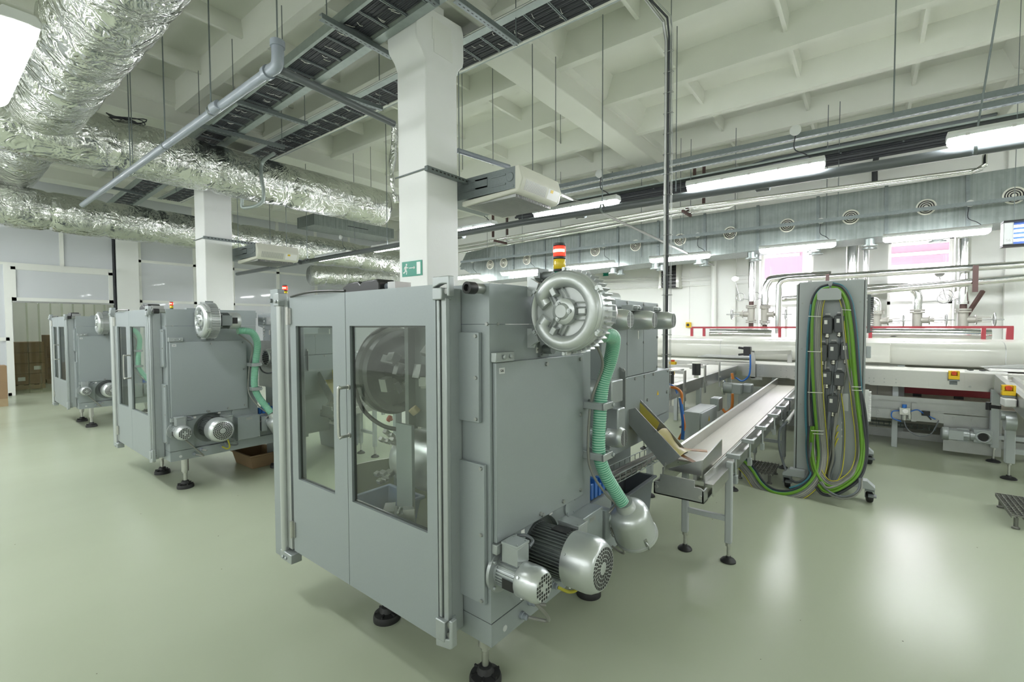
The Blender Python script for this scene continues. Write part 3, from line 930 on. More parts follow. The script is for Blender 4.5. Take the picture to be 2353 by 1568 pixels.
MO = math.radians(-1.372)
MACH = [(-1.197, 1.413), (-5.337, 1.518), (-9.947, 1.638)]
mac = make_machine()
mac.location = (*MACH[0], 0); mac.rotation_euler = (0, 0, MO)
tag(mac, 'large silver packaging machine in front, with glazed double doors, blower and two side motors', 'machine', 'packaging machines in a row')
m2_ = dup(mac); m2_.location = (*MACH[1], 0)
tag(m2_, 'middle silver packaging machine of the row, standing before the farther white column', 'machine', 'packaging machines in a row')
m3_ = dup(mac); m3_.location = (*MACH[2], 0)
tag(m3_, 'small looking packaging machine beside the strip curtain doorway, partly hidden by the next one', 'machine', 'packaging machines in a row')


def signal_tower(p, s, lab, lit=True, full=True):
    T = thing('signal_tower', lab, 'signal light', p, 0, 'signal towers on the machines')
    r = .031 * s
    def seg(name, z0, z1, m, rr=r, parent=T):
        bm = nb(); lathe(bm, [(rr * .9, 0), (rr, .004 * s), (rr, z1 - z0 - .004 * s), (rr * .9, z1 - z0)], (0, 0, z0), (0, 0, 1), 28)
        return build(name, bm, m, parent)
    seg('pole', 0, .02 * s, M_blackp, r * 1.1)
    seg('green_lens', .02 * s, .085 * s, M_greenlens)
    seg('spacer', .085 * s, .098 * s, M_blackp, r * 1.04)
    seg('amber_lens', .098 * s, .148 * s, M_yellow)
    seg('spacer', .148 * s, .163 * s, M_blackp, r * 1.04)
    rl = seg('red_lens', .163 * s, .213 * s, M_redlens)
    bm = nb(); lathe(bm, [(r * 1.004, 0), (r * 1.02, .002), (r * 1.02, .012 * s), (r * 1.004, .014 * s)], (0, 0, .182 * s), (0, 0, 1), 20, cap=False, a0=2.2, a1=4.6)
    build('lamp_core', bm, M_redglow, rl)
    seg('cap', .213 * s, .228 * s, M_blackp, r * 1.04)
    return T


def mloc(i, u, v, z):
    c, s_ = math.cos(MO), math.sin(MO)
    return (MACH[i][0] + u * c - v * s_, MACH[i][1] + u * s_ + v * c, z)


signal_tower((-1.245, 2.02, 1.832), 1.0, 'tall signal tower of red, amber and green, behind the large blower')
signal_tower((at(394, 705, 'Y', 2.05).x, 2.05, 1.818), .62, 'small red and amber signal tower on top of the middle machine')
# ------------------------------------------------------------------ the hall
XW, YW, ZC = -16.3, 12.6, 5.86          # left partition wall, window wall, slab underside
bm = nb(); box(bm, -21, 9, -7, 18, -.12, 0); struct('floor', bm, M_floor)
RIBY = [-4.4, -2.9, -1.41, .08, 1.57, 3.06, 4.55, 6.04, 7.53, 9.02, 10.51, 12.0]
BEAMX = [-15.9, -9.97, -3.97, 2.03, 8.0]
bm = nb()
box(bm, -21, 9, -7, YW + .3, ZC, ZC + .2)
for y in RIBY:       # stiffening ribs of the slab, tapering downwards
    prism(bm, [(y - .13, ZC + .01), (y - .065, 5.44), (y + .065, 5.44), (y + .13, ZC + .01)], 'X', -21, 9)
for b0, b1 in zip(BEAMX, BEAMX[1:]):
    n = 4
    for k in range(1, n):
        x = b0 + (b1 - b0) * k / n
        prism(bm, [(x - .045, ZC + .01), (x - .025, 5.64), (x + .025, 5.64), (x + .045, ZC + .01)], 'Y', -7, YW)
    for x, s in ((b0 + .23, 1), (b1 - .23, -1)):   # sloped shoulders of the slab next to the beams
        for ya, yb in zip(RIBY, RIBY[1:]):
            prism(bm, [(x, ZC + .01), (x, 5.50), (x + s * .10, 5.54), (x + s * .24, ZC + .01)], 'Y', ya + .06, yb - .06)
struct('ceiling', bm, M_ceil)
for x in BEAMX:
    bm = nb()
    box(bm, x - .23, x + .23, -7, YW, 5.20, 5.50); prism(bm, [(x - .23, 5.48), (x + .23, 5.48), (x + .29, 5.56), (x + .29, ZC + .01), (x - .29, ZC + .01), (x - .29, 5.56)], 'Y', -7, YW)
    struct('ceiling_beam', bm, M_ceil, bev=.015)
for x, nm in ((-3.97, 'near'), (-9.97, 'far')):
    bm = nb()
    pl = [(3.4, 0), (3.4, 4.45), (3.36, 4.53), (3.29, 4.60), (3.275, 4.66), (3.275, 4.92), (3.34, 5.0), (3.95, 5.05), (3.985, 4.98), (3.985, 4.66), (3.97, 4.60), (3.905, 4.53), (3.87, 4.45), (3.87, 0)]
    prism(bm, pl, 'X', x - .232, x + .232)
    box(bm, x - .11, x + .11, 3.5, 3.8, 5.0, 5.22)
    struct('column_' + nm, bm, M_col, bev=.012)
    if nm == 'near':
        bm = nb(); box(bm, x + .2325, x + .238, 3.52, 3.80, 4.57, 4.78); box(bm, x + .2325, x + .236, 3.50, 3.78, 4.70, 4.93)
        o = struct('trim_1', bm, M_white, bev=.004)

# window wall with two tall windows
WIN = [(-2.12, -1.02, 1.15, 3.42), (.30, 1.33, 1.15, 3.42)]
bm = nb()
xs = [-21, WIN[0][0], WIN[0][1], WIN[1][0], WIN[1][1], 9]
for a, b in ((0, 1), (2, 3), (4, 5)):
    box(bm, xs[a], xs[b], YW, YW + .45, 0, 6)
for w in WIN:
    box(bm, w[0], w[1], YW, YW + .45, 0, w[2]); box(bm, w[0], w[1], YW, YW + .45, w[3], 6)
box(bm, -3.1, -2.62, YW - .12, YW, 0, 6); box(bm, 2.0, 2.45, YW - .12, YW, 0, 6); box(bm, -.75, -.05, YW - .10, YW, 0, 6); box(bm, 3.6, 4.2, YW - .12, YW, 0, 6)
struct('wall_back', bm, M_white)
for i, w in enumerate(WIN):
    bm = nb()
    x0, x1, z0, z1 = w
    yy0, yy1 = YW + .25, YW + .31
    for (a, b, c, d) in ((x0, x0 + .06, z0, z1), (x1 - .06, x1, z0, z1), (x0, x1, z0, z0 + .07), (x0, x1, z1 - .07, z1), (x0, x1, 2.05, 2.12), ((x0 + x1) / 2 - .03, (x0 + x1) / 2 + .03, z0, 2.05)):
        box(bm, a, b, yy0, yy1, c, d)
    W = struct('window_%d' % (i + 1), bm, M_frame)
    bm = nb(); box(bm, x0 + .02, x1 - .02, YW + .275, YW + .283, z0 + .02, z1 - .02); build('pane', bm, M_wglass, W)
    bm = nb(); box(bm, x0 - .03, x1 + .03, YW - .03, YW + .25, z0 - .035, z0); build('sill', bm, M_frame, W)
# facades across the yard
bm = nb()
box(bm, .2, 9, 20.5, 23, 3.62, 4.75); box(bm, -7.5, -2.0, 20.5, 23, 3.4, 4.9)
fa = build('facade', bm, M_pink); tag(fa, 'pink building seen through the tall windows of the hall', 'building')
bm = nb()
box(bm, -7.5, -2.0, 20.5, 23, -1, 3.4); box(bm, .2, 9, 20.5, 23, -1, 3.62)  # big white boxes stand in for the overexposed view below the pink
for z in (3.9, 4.25): box(bm, .1, 9, 20.40, 20.5, z, z + .10)
box(bm, -7.5, -2.1, 20.40, 20.5, 4.2, 4.3)
build('facade_band_and_glare', bm, M_whitef, fa)

# left partition wall: framed panels, doorway with strip curtain
bm = nb()
Y0, Y1 = 1.56, 3.46            # doorway
box(bm, XW - .10, XW, -7, Y0, 0, 5.86); box(bm, XW - .10, XW, Y1, YW, 0, 5.86); box(bm, XW - .10, XW, Y0, Y1, 2.27, 5.86)
struct('wall_left', bm, M_panel)
bm = nb()
def fr(y0, y1, z0, z1): box(bm, XW, XW + .035, y0, y1, z0, z1)
for y in (-1.6, .2): fr(y - .05, y + .05, 0, 5.86)
fr(1.44, Y0, 0, 3.13)
fr(1.72, 1.80, 2.36, 3.08) if False else None
fr(Y1, 3.50, 2.2, 4.2); fr(2.42, 2.50, 3.18, 4.2)
for z in (3.13,): fr(-7, 3.5, z, z + .06)
fr(Y0, Y1, 2.27, 2.36); fr(Y0, Y1, 3.03, 3.13); fr(Y0, Y0 + .08, 2.27, 3.1); fr(Y1 - .10, Y1, 2.27, 3.1)
fr(-7, 1.5, 1.32, 1.40); fr(-7, 1.5, 0, .07)
for y in (4.03, 5.40, 6.45, 7.9, 9.3, 10.7): fr(y - .05, y + .05, 0, 5.8)
for z in (2.32, 3.45, 4.3): fr(4.0, YW, z, z + .07)
struct('trim_2', bm, M_frame)
bm = nb(); box(bm, XW, XW + .12, 3.52, 4.0, 0, 5.8); struct('trim_3', bm, M_col)
bm = nb()
for k in range(4): cyl(bm, (XW + .04 + .02 * (k % 2), 3.46 + .02 * k, 0), (XW + .04 + .02 * (k % 2), 3.46 + .02 * k, 4.1), .012, None, 8)
tag(build('wall_cable_bundle', bm, M_cable), 'dark vertical cable bundle running up the wall beside the doorway', 'cable')
T = thing('strip_curtain', 'clear plastic strip curtain hanging in the doorway of the partition wall', 'curtain', (XW + .02, 0, 0))
n = 9
for k in range(n):
    bm = nb(); y0 = Y0 + .01 + (Y1 - Y0 - .02) * k / n; w = (Y1 - Y0) / n * 1.16
    pts = []
    for j in range(7):
        q = j / 6
        pts.append((.018 * (k % 2) + .012 * math.sin(q * PI), y0 + w * q))
    A = [[bm.verts.new((p[0], min(p[1], Y1 - .005), z)) for p in pts] for z in (.03, 2.25)]
    B = [[bm.verts.new((p[0] + .003, min(p[1], Y1 - .005), z)) for p in pts] for z in (.03, 2.25)]
    for j in range(6):
        bm.faces.new((A[0][j], A[0][j + 1], A[1][j + 1], A[1][j])); bm.faces.new((B[0][j], B[1][j], B[1][j + 1], B[0][j + 1]))
    build('strip', bm, M_strip, T)
bm = nb(); box(bm, .0, .03, Y0, Y1, 2.235, 2.275); build('hanging_rail', bm, M_dull, T)
bm = nb(); box(bm, 8.6, 8.8, -7, YW, 0, 5.86); struct('wall_right', bm, M_white)  # unseen hall side, added to shut out sky light
# room beyond the doorway
bm = nb(); box(bm, -21.2, -21.0, -7, YW, 0, 5.86); struct('wall_store', bm, M_white)
def stack(loc, nx, ny, nz, s, lab, rz=0, film=False):
    T = thing('carton_pallet', lab, 'pallet of boxes', loc, rz)
    W, D = nx * s[0], ny * s[1]
    bm = nb()
    for k in range(5): box(bm, 0, W, D * k / 4.6, D * k / 4.6 + .10, .11, .13)
    for x in (0, W / 2 - .05, W - .10): box(bm, x, x + .10, 0, D, 0, .11)
    build('pallet', bm, M_wood, T)
    for i in range(nx):
        for j in range(ny):
            for k in range(nz):
                bm = nb(); g = .004
                box(bm, i * s[0] + g, (i + 1) * s[0] - g, j * s[1] + g, (j + 1) * s[1] - g, .13 + k * s[2] + g, .13 + (k + 1) * s[2] - g)
                b = build('carton', bm, M_card, T)
                if (i * 7 + j * 5 + k * 3) % 4 == 0 and i == nx - 1:
                    bm = nb(); x = W - .003; box(bm, x, x + .003, (j + .3) * s[1], (j + .75) * s[1], .13 + (k + .35) * s[2], .13 + (k + .7) * s[2]); build('carton_label', bm, M_label, b)
    return T
stack((-18.4, 1.35, 0), 2, 3, 4, (.40, .30, .28), 'tall shrink wrapped pallet of brown cartons behind the strip curtain')
stack((-19.6, 2.45, 0), 2, 2, 4, (.40, .34, .32), 'darker carton pallet farther back behind the strip curtain')
# cartons standing left of the doorway
T = thing('cardboard_boxes_stack', 'x', 'box', (0, 0, 0))
bpy.data.objects.remove(T)
p = at(4, 930, 'Z', 0)
for k, (z0, h, w, lab) in enumerate(((0.0, .16, .40, 'flat wooden crate on the floor under two cartons by the partition wall'), (.162, .34, .40, 'brown cardboard box standing on the wooden crate by the partition wall'), (.504, .34, .34, 'smaller brown cardboard box topmost on the crate stack by the partition wall'))):
    bm = nb(); box(bm, 0, .4, -w, 0, 0, h); box(bm, .0, .402, -w - .001, .001, h * .47, h * .50)
    o = build('cardboard_box' if k else 'wooden_crate', bm, M_card if k else M_wood)
    o.location = (p.x, p.y + .06, z0); tag(o, lab, 'box' if k else 'crate')

# ------------------------------------------------------------------ fluorescent lights
def lamp(x0, x1, y, z, lab, group, dz=.36, cord=True):
    T = thing('fluorescent_light', lab, 'light', ((x0 + x1) / 2, y, z), 0, group)
    L = (x1 - x0) / 2
    bm = nb()
    prism(bm, [(-.078, .0), (-.082, .03), (-.06, .062), (.06, .062), (.082, .03), (.078, 0)], 'X', -L, L)
    H = build('lamp_housing', bm, M_lampb, T, bev=.006)
    bm = nb()
    secs = [(-L + .004, .55), (-L + .03, .9), (-L + .07, 1), (L - .07, 1), (L - .03, .9), (L - .004, .55)]
    rings = []
    for x, s in secs:
        rings.append([bm.verts.new((x, .076 * s * math.cos(t), -.082 * s * math.sin(t) + .004)) for t in [PI * k / 12 for k in range(13)]])
    for A, B in zip(rings, rings[1:]):
        for k in range(12): bm.faces.new((A[k], A[k + 1], B[k + 1], B[k]))
        bm.faces.new((A[12], A[0], B[0], B[12]))
    bm.faces.new(rings[0]); bm.faces.new(rings[-1][::-1])
    build('lamp_diffuser', bm, M_lamp, T)
    bm = nb()
    for k in range(5):
        x = -L + .12 + k * (2 * L - .24) / 4
        box(bm, x - .012, x + .012, -.088, -.074, -.004, .02); box(bm, x - .012, x + .012, .074, .088, -.004, .02)
    build('diffuser_clip', bm, M_steel, H)
    if cord:
        bm = nb(); tube(bm, [(L * .85, 0, .055), (L * .75, 0, .12), (L * .6, .01, .2), (L * .62, .0, dz)], .006, 6, sub=5); build('lamp_cord', bm, M_cable, T)
        bm = nb(); lathe(bm, [(.045, 0), (.05, .01), (.05, .03), (.03, .04)], (L * .62, -.03, dz), (0, -1, 0), 20); build('junction_box', bm, M_lampb, T)
    return T
GA, GB, GC = 'fluorescent lights over the dark pipe', 'fluorescent lights in front of the sheet metal duct', 'fluorescent lights over the machine aisle'
zA = 3.2
rowA = [(1220, 1425, 'light hung between the column and the vertical conduit, over the dark pipe'), (1580, 1905, 'large bright light right of the vertical conduit, over the dark pipe')]
xsA = [(-3.76, -2.50), (-1.66, -.36), (.50, 1.80), (2.62, 3.9), (4.75, 6.02), (6.88, 8.15), (-5.86, -4.6), (-7.98, -6.72), (-10.1, -8.84), (-12.2, -10.95)]  # the two lamps farthest right are unseen, added to fill that side
labA = ['fluorescent light between the column and the conduit, above the dark pipe', 'long bright fluorescent light in full view above the dark pipe, beyond the vertical conduit', 'big fluorescent light cut by the picture edge, above the dark pipe', None, None, None,
        'short visible end of a fluorescent light directly under the large ceiling air unit', 'fluorescent light on the dark pipe between the two columns, next to the near column', 'small fluorescent light on the pipe, beside the farther column ceiling unit', 'most distant fluorescent light on the dark pipe at the farther column']
for (a, b), lab in zip(xsA, labA):
    lamp(a, b, 5.45 + (.12 if b < -4.5 else 0) + (.25 if b < -6.5 else 0), zA, lab or 'unseen fluorescent light beyond the end of the pipe row', GA)
zB, yB = 3.05, 9.85
xsB = [(-3.78, -2.54), (-1.66, -.47), (.16, 1.42), (-5.85, -4.62), (-7.9, -6.7), (-9.9, -8.7), (2.3, 3.5), (-12, -10.8)]
labB = ['fluorescent light under the duct, beside the wall fan heater', 'fluorescent light under the duct, before the window partly covered by the control cabinet', 'fluorescent light under the duct, before the window next to the insect lamp',
        'fluorescent light under the duct, between the tall signal tower and the small exit sign', 'fluorescent light under the duct, between the tall signal tower and the pipe stub', 'fluorescent light under the duct, next to the near column', None, None]
for (a, b), lab in zip(xsB, labB):
    lamp(a, b, yB, zB, lab or 'fluorescent light hidden behind the column at the end of the duct row', GB, .40)
for k, (a, b) in enumerate(((-4.72, -3.45),)):
    lamp(a, b, .40, 3.2, 'large overexposed fluorescent light in the picture corner beside the huge foil duct' if k == 0 else 'fluorescent light overhead in the machine aisle', GC, cord=False)
for k in range(5):  # unseen lamps along the aisle, added to brighten the left floor
    a = -6.95 - 2.13 * k
    lamp(a, a + 1.27, -.05, 3.2, 'unseen fluorescent light overhead, farther down the machine aisle', GC, cord=False)
for k in range(2):  # unseen lamps added as fill for the right floor and side faces
    a = 3.83 + 2.13 * k
    lamp(a, a + 1.27, .40, 3.2, 'unseen added fluorescent light overhead behind the viewer, in the machine aisle', GC, cord=False)
for k in range(8):  # unseen row added to light the faces turned towards the viewer
    a = -13.3 + 2.13 * k
    lamp(a, a + 1.27, -4.4, 3.4, 'unseen fluorescent light added in a row behind the viewer', 'unseen fluorescent lights added behind the viewer', cord=False)
# lit room beyond the strip curtain
lamp(-19.6, -18.3, 3.0, 3.4, 'fluorescent light in the store room beyond the curtain', 'store room lights', cord=False)


def rod(bm, x, y, z0, z1, r=.006): cyl(bm, (x, y, z0), (x, y, z1), r, None, 8)


def pipe_thing(name, pts, r, m, lab, cat='pipe', sub=1, couplers=(), rods=(), n=16, rodr=.007):
    o_ = V(pts[0])
    bm = nb(); tube(bm, [V(p) - o_ for p in pts], r, n, sub=sub)
    T = build(name, bm, m); T.location = o_; tag(T, lab, cat)
    d = (V(pts[-1]) - V(pts[0])).normalized()
    for q in couplers:
        q = V(q) - o_
        bm = nb(); lathe(bm, [(r, 0), (r * 1.22, .005), (r * 1.22, .05), (r * 1.12, .06), (r * 1.12, .13), (r, .135)], q, d, 24); build('pipe_coupler', bm, m, T)
    for q in rods:
        q0 = V(q[:3]) - o_; q1 = V((q[0] + (q[4] if len(q) > 4 else 0), q[1] + (q[5] if len(q) > 5 else 0), q[3])) - o_
        bm = nb(); cyl(bm, q0, q1, rodr, None, 8)
        lathe(bm, [(r * 1.05, -.012), (r * 1.12, -.012), (r * 1.12, .012), (r * 1.05, .012)], q0 - V((0, 0, r)), d, 20, cap=False)
        build('hanger_rod', bm, M_galv2, T)
    return T
ZP = 3.10
pr, pm, pl_ = at(2500, 303, 'Z', ZP), at(1200, 512, 'Z', ZP), at(545, 630, 'Z', ZP)
rods = []
for (x, y) in ((1384, 478), (2240, 342), (706, 598), (622, 612), (890, 570)):
    q = at(x, y, 'Z', ZP); rods.append((q.x, q.y, ZP + .045, 5.45))
rods[1] = (*rods[1][:3], 4.6, .09, -.62)
pipe_thing('dark_grey_pipe', [pr, pm, pl_], .047, M_gpipe, 'long dark grey pipe running across the hall under the fluorescent lights', couplers=[at(1345, 491, 'Z', ZP), at(1770, 425, 'Z', ZP), at(1066, 540, 'Z', ZP), at(690, 602, 'Z', ZP)], rods=rods)

def channel(p0, p1, lab, w=.05, h=.045, rods=()):
    T = thing('perforated_channel', lab, 'support channel', p0)
    d = V(p1) - V(p0)
    bm = nb(); obox(bm, (0, 0, 0), d, .004, h); s = d.normalized().cross(V((0, 0, 1)))
    obox(bm, s * -w / 2 + V((0, 0, -h / 2)), d + s * -w / 2 + V((0, 0, -h / 2)), w, .003)
    obox(bm, s * -w / 2 + V((0, 0, h / 2)), d + s * -w / 2 + V((0, 0, h / 2)), w, .003)
    C = build('channel_profile', bm, M_galv2, T)
    bm = nb(); L = d.length; u = d.normalized(); k = .05
    while k < L:
        a = u * k + s * (-w * .5) + V((0, 0, -h / 2 - .0012)); obox(bm, a, a + u * .028, .010, .0012); k += .058
    build('slot_pattern', bm, M_text, C)
    for q in rods:
        bm = nb(); cyl(bm, V(q[:3]) - V(p0), V((q[0], q[1], q[3])) - V(p0), .006, None, 8); build('hanger_rod', bm, M_galv2, T)
    return T
zc = 3.56
a0, a1 = at(1266, 432, 'Z', zc), at(2500, 170, 'Z', zc)
channel(a0, a1, 'upper galvanised channel above the pipe lights, with junction boxes', .05, .05, [(*at(x, y, 'Z', zc), 5.45) for x, y in ((1277, 440), (1540, 372), (2053, 262))])
b0, b1 = at(1278, 444, 'Z', zc), at(2500, 194, 'Z', zc)
channel(b0, b1, 'lower galvanised channel running parallel to the upper one', .05, .05, [(*at(x, y, 'Z', zc), zc + .10) for x, y in ((1407, 412),)])
zc = 3.42
channel(at(1058, 602, 'Z', zc), at(2420, 446, 'Z', zc), 'upper thin channel running in front of the sheet metal duct', .05, .05, [(*at(x, y, 'Z', zc), 5.4) for x, y in ((1120, 596), (1200, 586), (1563, 545), (1925, 505))])
channel(at(1058, 618, 'Z', zc - .03), at(2420, 470, 'Z', zc - .03), 'lower thin channel in front of the sheet metal duct', .05, .045)

# ------------------------------------------------------------------ foil ducts
def foil_duct(name, pts, r, lab, band=1.15, seed=0, ends=(True, True), straps=True, sag=.02):
    o_ = V(pts[0]); pts = [V(p) - o_ for p in pts]
    L = sum((b - a).length for a, b in zip(pts, pts[1:]))
    nseg = int(L / .045); n = 72
    P = []
    for i in range(nseg + 1):
        s = L * i / nseg; j = 0
        while j < len(pts) - 2 and s > (pts[j + 1] - pts[j]).length: s -= (pts[j + 1] - pts[j]).length; j += 1
        P.append(pts[j] + (pts[j + 1] - pts[j]).normalized() * s)
    bm = nb(); rings = []
    for i in range(nseg + 1):
        d = (P[min(i + 1, nseg)] - P[max(i - 1, 0)]).normalized()
        x, y, _ = frame_of(d)
        s = L * i / nseg; ring = []
        ph = (s / band + seed * .37) % 1
        pinch = -.075 * math.exp(-((min(ph, 1 - ph)) / .055) ** 2) + .03 * math.sin(ph * PI)
        for k in range(n):
            t = 2 * PI * k / n
            q = V((s * 1.1 + seed * 9, math.cos(t) * 2.2 + seed, math.sin(t) * 2.2))
            w = noise.noise(q * 1.2) * .035 + noise.noise(q * 3.1) * .02 + noise.noise(V((s * 9, q.y * 2.0, q.z * 2.0))) * .011
            fold = abs(noise.noise(V((s * 3.0, t * 4.5, seed)))) * .06 * math.exp(-((min(ph, 1 - ph)) / .16) ** 2)
            rr = r * (1 + pinch + w - fold)
            ring.append(bm.verts.new(P[i] + (x * math.cos(t) + y * math.sin(t)) * rr - V((0, 0, sag * math.sin(ph * PI) * .3))))
        rings.append(ring)
    for A, B in zip(rings, rings[1:]):
        for k in range(n): bm.faces.new((A[k], A[(k + 1) % n], B[(k + 1) % n], B[k]))
    if ends[0]: bm.faces.new(rings[0][::-1])
    if ends[1]: bm.faces.new(rings[-1])
    T = build(name, bm, M_foil, ang=180); T.location = o_
    return tag(T, lab, 'duct')
zD = 4.28
r1 = .365
yb = 1.165
foil_duct('foil_duct', [(-2.2, yb - .03, 4.45), (-8.6, yb, 4.45), (-15.2, yb + .05, 4.45)], r1, 'huge foil wrapped duct overhead in the picture corner, thickest of the ducts', .72, 1)
foil_duct('foil_duct', [(-8.75, .35, zD), (-8.8, 6.62, zD + .02)], .385, 'foil wrapped duct crossing in front of the farther column, with a capped end', 1.25, 2)
foil_duct('foil_duct', [(-12.0, .1, 3.79), (-12.0, 4.2, 3.75), (-12.0, 9.7, 3.66)], .355, 'lower foil wrapped duct running behind the farther column', .82, 3)
foil_duct('foil_duct', [(-14.0, 7.85, 3.24), (-14.0, 11.6, 3.5)], .31, 'short foil wrapped duct low before the partition wall, lowest of the ducts', .8, 4)
# bare metal ring at the capped end, and the sheet metal box behind it
T = thing('sheet_metal_box', 'galvanised sheet metal duct box behind the capped foil duct end', 'duct', (0, 0, 0))
bm = nb(); A = at(722, 495, 'X', -10.6); B = at(885, 545, 'X', -10.6)
box(bm, -11.4, -10.6, A.y, B.y + .3, B.z, A.z + .05); build('box_body', bm, M_galv, T)
bm = nb(); box(bm, -10.599, -10.58, A.y + .9, A.y + 1.5, B.z + .1, A.z - .1); build('box_grille', bm, M_cable, T)
# coil of wire on top of the crossing duct
bm = nb()
q = at(292, 285, 'X', -8.7)
for k in range(5):
    tube(bm, [q + V((.10 * math.cos(t + k), .22 * math.sin(t), .02 * k + .03 * math.sin(2 * t + k))) for t in [2 * PI * j / 14 for j in range(14)]], .008, 6, closed=True)
tag(build('wire_coil', bm, M_cable), 'coil of dark wire lying on the crossing foil duct', 'wire')

# ------------------------------------------------------------------ cable ladders
def ladder(p0, p1, w, lab, seed, ncab, lab2, conduit=False, wide=-1):
    p0, p1 = V(p0), V(p1); d = (p1 - p0); L = d.length; u = d.normalized(); s = u.cross(V((0, 0, 1))).normalized()
    T = thing('cable_ladder', lab, 'cable ladder', p0)
    for sg in (-1, 1):
        bm = nb(); a = s * (w / 2 * sg)
        obox(bm, a, a + d, .006, .10); fw = .10 if sg == wide else .034; fo = s * sg * (.04 if sg == wide else -.015)
        obox(bm, a + fo + V((0, 0, -.05)), a + fo + d + V((0, 0, -.05)), fw, .004)
        obox(bm, a - s * .012 * sg + V((0, 0, .05)), a - s * .012 * sg + d + V((0, 0, .05)), .028, .004)
        build('side_rail', bm, M_dgalv, T)
    k = .2
    while k < L:
        bm = nb(); c = u * k
        obox(bm, c - s * (w / 2 - .01) + V((0, 0, -.035)), c + s * (w / 2 - .01) + V((0, 0, -.035)), .012, .018)
        obox(bm, c + u * .02 - s * (w / 2 - .01) + V((0, 0, -.035)), c + u * .02 + s * (w / 2 - .01) + V((0, 0, -.035)), .008, .018)
        build('rung', bm, M_galv2, T); k += .31
    B = thing('cable_bundle', lab2, 'cables', p0 + V((0, 0, -.005)))
    rnd = random.Random(seed)
    for i in range(ncab):
        o_ = -w / 2 + .03 + (w - .06) * (i + .5) / ncab
        bm = nb(); r = (w - .06) / ncab * .52
        pts = [u * (L * j / 10) + s * (o_ + rnd.uniform(-.004, .004)) + V((0, 0, -.012 + rnd.uniform(-.004, .004))) for j in range(11)]
        tube(bm, pts, r, 8); build('cable', bm, M_cable, B)
    bm = nb(); k = .12
    while k < L:
        for j in range(2):
            o_ = rnd.uniform(-w / 2 + .06, w / 2 - .10)
            q = u * (k + rnd.uniform(-.05, .05)) + s * o_
            tube(bm, [q + V((0, 0, -.03)), q + s * .04 + u * .01 + V((0, 0, -.048)), q + s * rnd.uniform(.07, .10) + u * rnd.uniform(-.02, .03) + V((0, 0, -.04))], .0028, 5, sub=3)
        k += .27
    build('cable_tie', bm, M_tie, B)
    if conduit:
        a = s * (-(w / 2) + .03) + V((0, 0, -.03))
        bm = nb(); tube(bm, [a, a + d], .018, 10); C = build('white_conduit', bm, M_tie, B)
        a = s * ((w / 2) + .07) + V((0, 0, -.04))
        bm = nb(); obox(bm, a, a + d, .05, .012); build('white_strip', bm, M_label, T)
    return T, u, s
def onrow(px, z): return at(px[0], px[1], 'Z', z)
za = 4.80
c0 = (onrow((463, 330), za) + onrow((486, 341), za)) / 2
L1 = onrow((432, 322), za); N1 = onrow((495, 333), za); L2 = onrow((800, 15), za); N2 = onrow((905, 57), za)
p0 = (L1 + N1) / 2; p1 = (L2 + N2) / 2; wd = ((L2 - N2).length * .92 * .5 + (L1 - N1).length * .5 * .9)
uu = (p1 - p0).normalized()
ladder(p0 - uu * 6.6, p1 + uu * 2.6, .40, 'wide cable ladder packed with black cables, beside the grey blue drain pipe', 1, 15, 'black cables tied side by side in the wide cable ladder')
zn = 5.0
F1 = onrow((590, 350), zn); G1 = onrow((622, 373), zn); F2 = onrow((1180, 24), zn); G2 = onrow((1330, 22), zn)
q0 = onrow((603, 355), zn); q1 = onrow((1225, 48), zn)
uu2 = (q1 - q0).normalized()
LT, u_, s_ = ladder(q0 - uu2 * 5.2, q1 + uu2 * 1.6, .44, 'narrow cable ladder with white edge strip, passing behind the near column', 2, 9, 'black cables and a white conduit in the narrow cable ladder', True, wide=1)
# perforated cross channels hanging under both ladders
cross = [((740, 35), (905, 128)), ((640, 165), (880, 248)), ((527, 226), (708, 284)), ((450, 284), (655, 338)), ((1050, -8), (1192, 96)), ((255, 430), (330, 447)), ((930, -60), (1010, 5))]
cl = ['cross channel under the ladders next to the near column', 'cross channel beside the drain pipe under the ladders', 'cross channel under the ladders above the crossing duct', 'cross channel under the ladders just before the crossing foil duct', 'cross channel under the narrow ladder above the main ceiling beam', 'distant cross channel under the ladders beyond the crossing duct', 'cross channel above the top of the near column']
for (a, b), lab in zip(cross, cl):
    A = at(*a, 'Z', 4.70); B = at(*b, 'Z', 4.72)
    T = channel(A, B, lab, .06, .05)
    d = (B - A).normalized()
    bm = nb()
    for q in (A + d * .05, B - d * .05): cyl(bm, q - A, V((q.x, q.y, 5.5)) - A, .006, None, 8)
    build('hanger_rod', bm, M_galv2, T)
# grey drain pipes with elbow
zg = 3.74
A = at(205, 460, 'Z', zg); B = at(625, 160, 'Z', zg)
d = (B - A).normalized()
rods = []
for (x, y) in ((300, 395), (380, 335), (485, 255)):
    q = at(x, y, 'Z', zg); rods.append((q.x, q.y, zg + .04, 5.44))
T = pipe_thing('drain_pipe', [A - d * .5, B], .040, M_bpipe, 'grey blue drain pipe sloping down from an elbow below the wide ladder', couplers=[at(490, 250, 'Z', zg)], rods=rods)
o_ = A - d * .5
bm = nb(); E = B - o_
tube(bm, [E - d * .02, E + d * .07, E + d * .10 + V((0, 0, .05)), E + d * .10 + V((0, 0, .16))], .047, 16, sub=6); lathe(bm, [(.047, 0), (.056, 0), (.056, .05), (.047, .05)], E - d * .10, d, 24)
lathe(bm, [(.047, 0), (.056, 0), (.056, .05), (.047, .05)], E + d * .10 + V((0, 0, .14)), (0, 0, 1), 24)
build('pipe_elbow', bm, M_bpipe, T)
bm = nb(); q = at(636, 130, 'Z', zg + .15); cyl(bm, E + d * .1 + V((0, 0, .18)), E + d * .1 + V((0, 0, 1.4)), .006, None, 8); build('hanger_rod', bm, M_galv2, T)
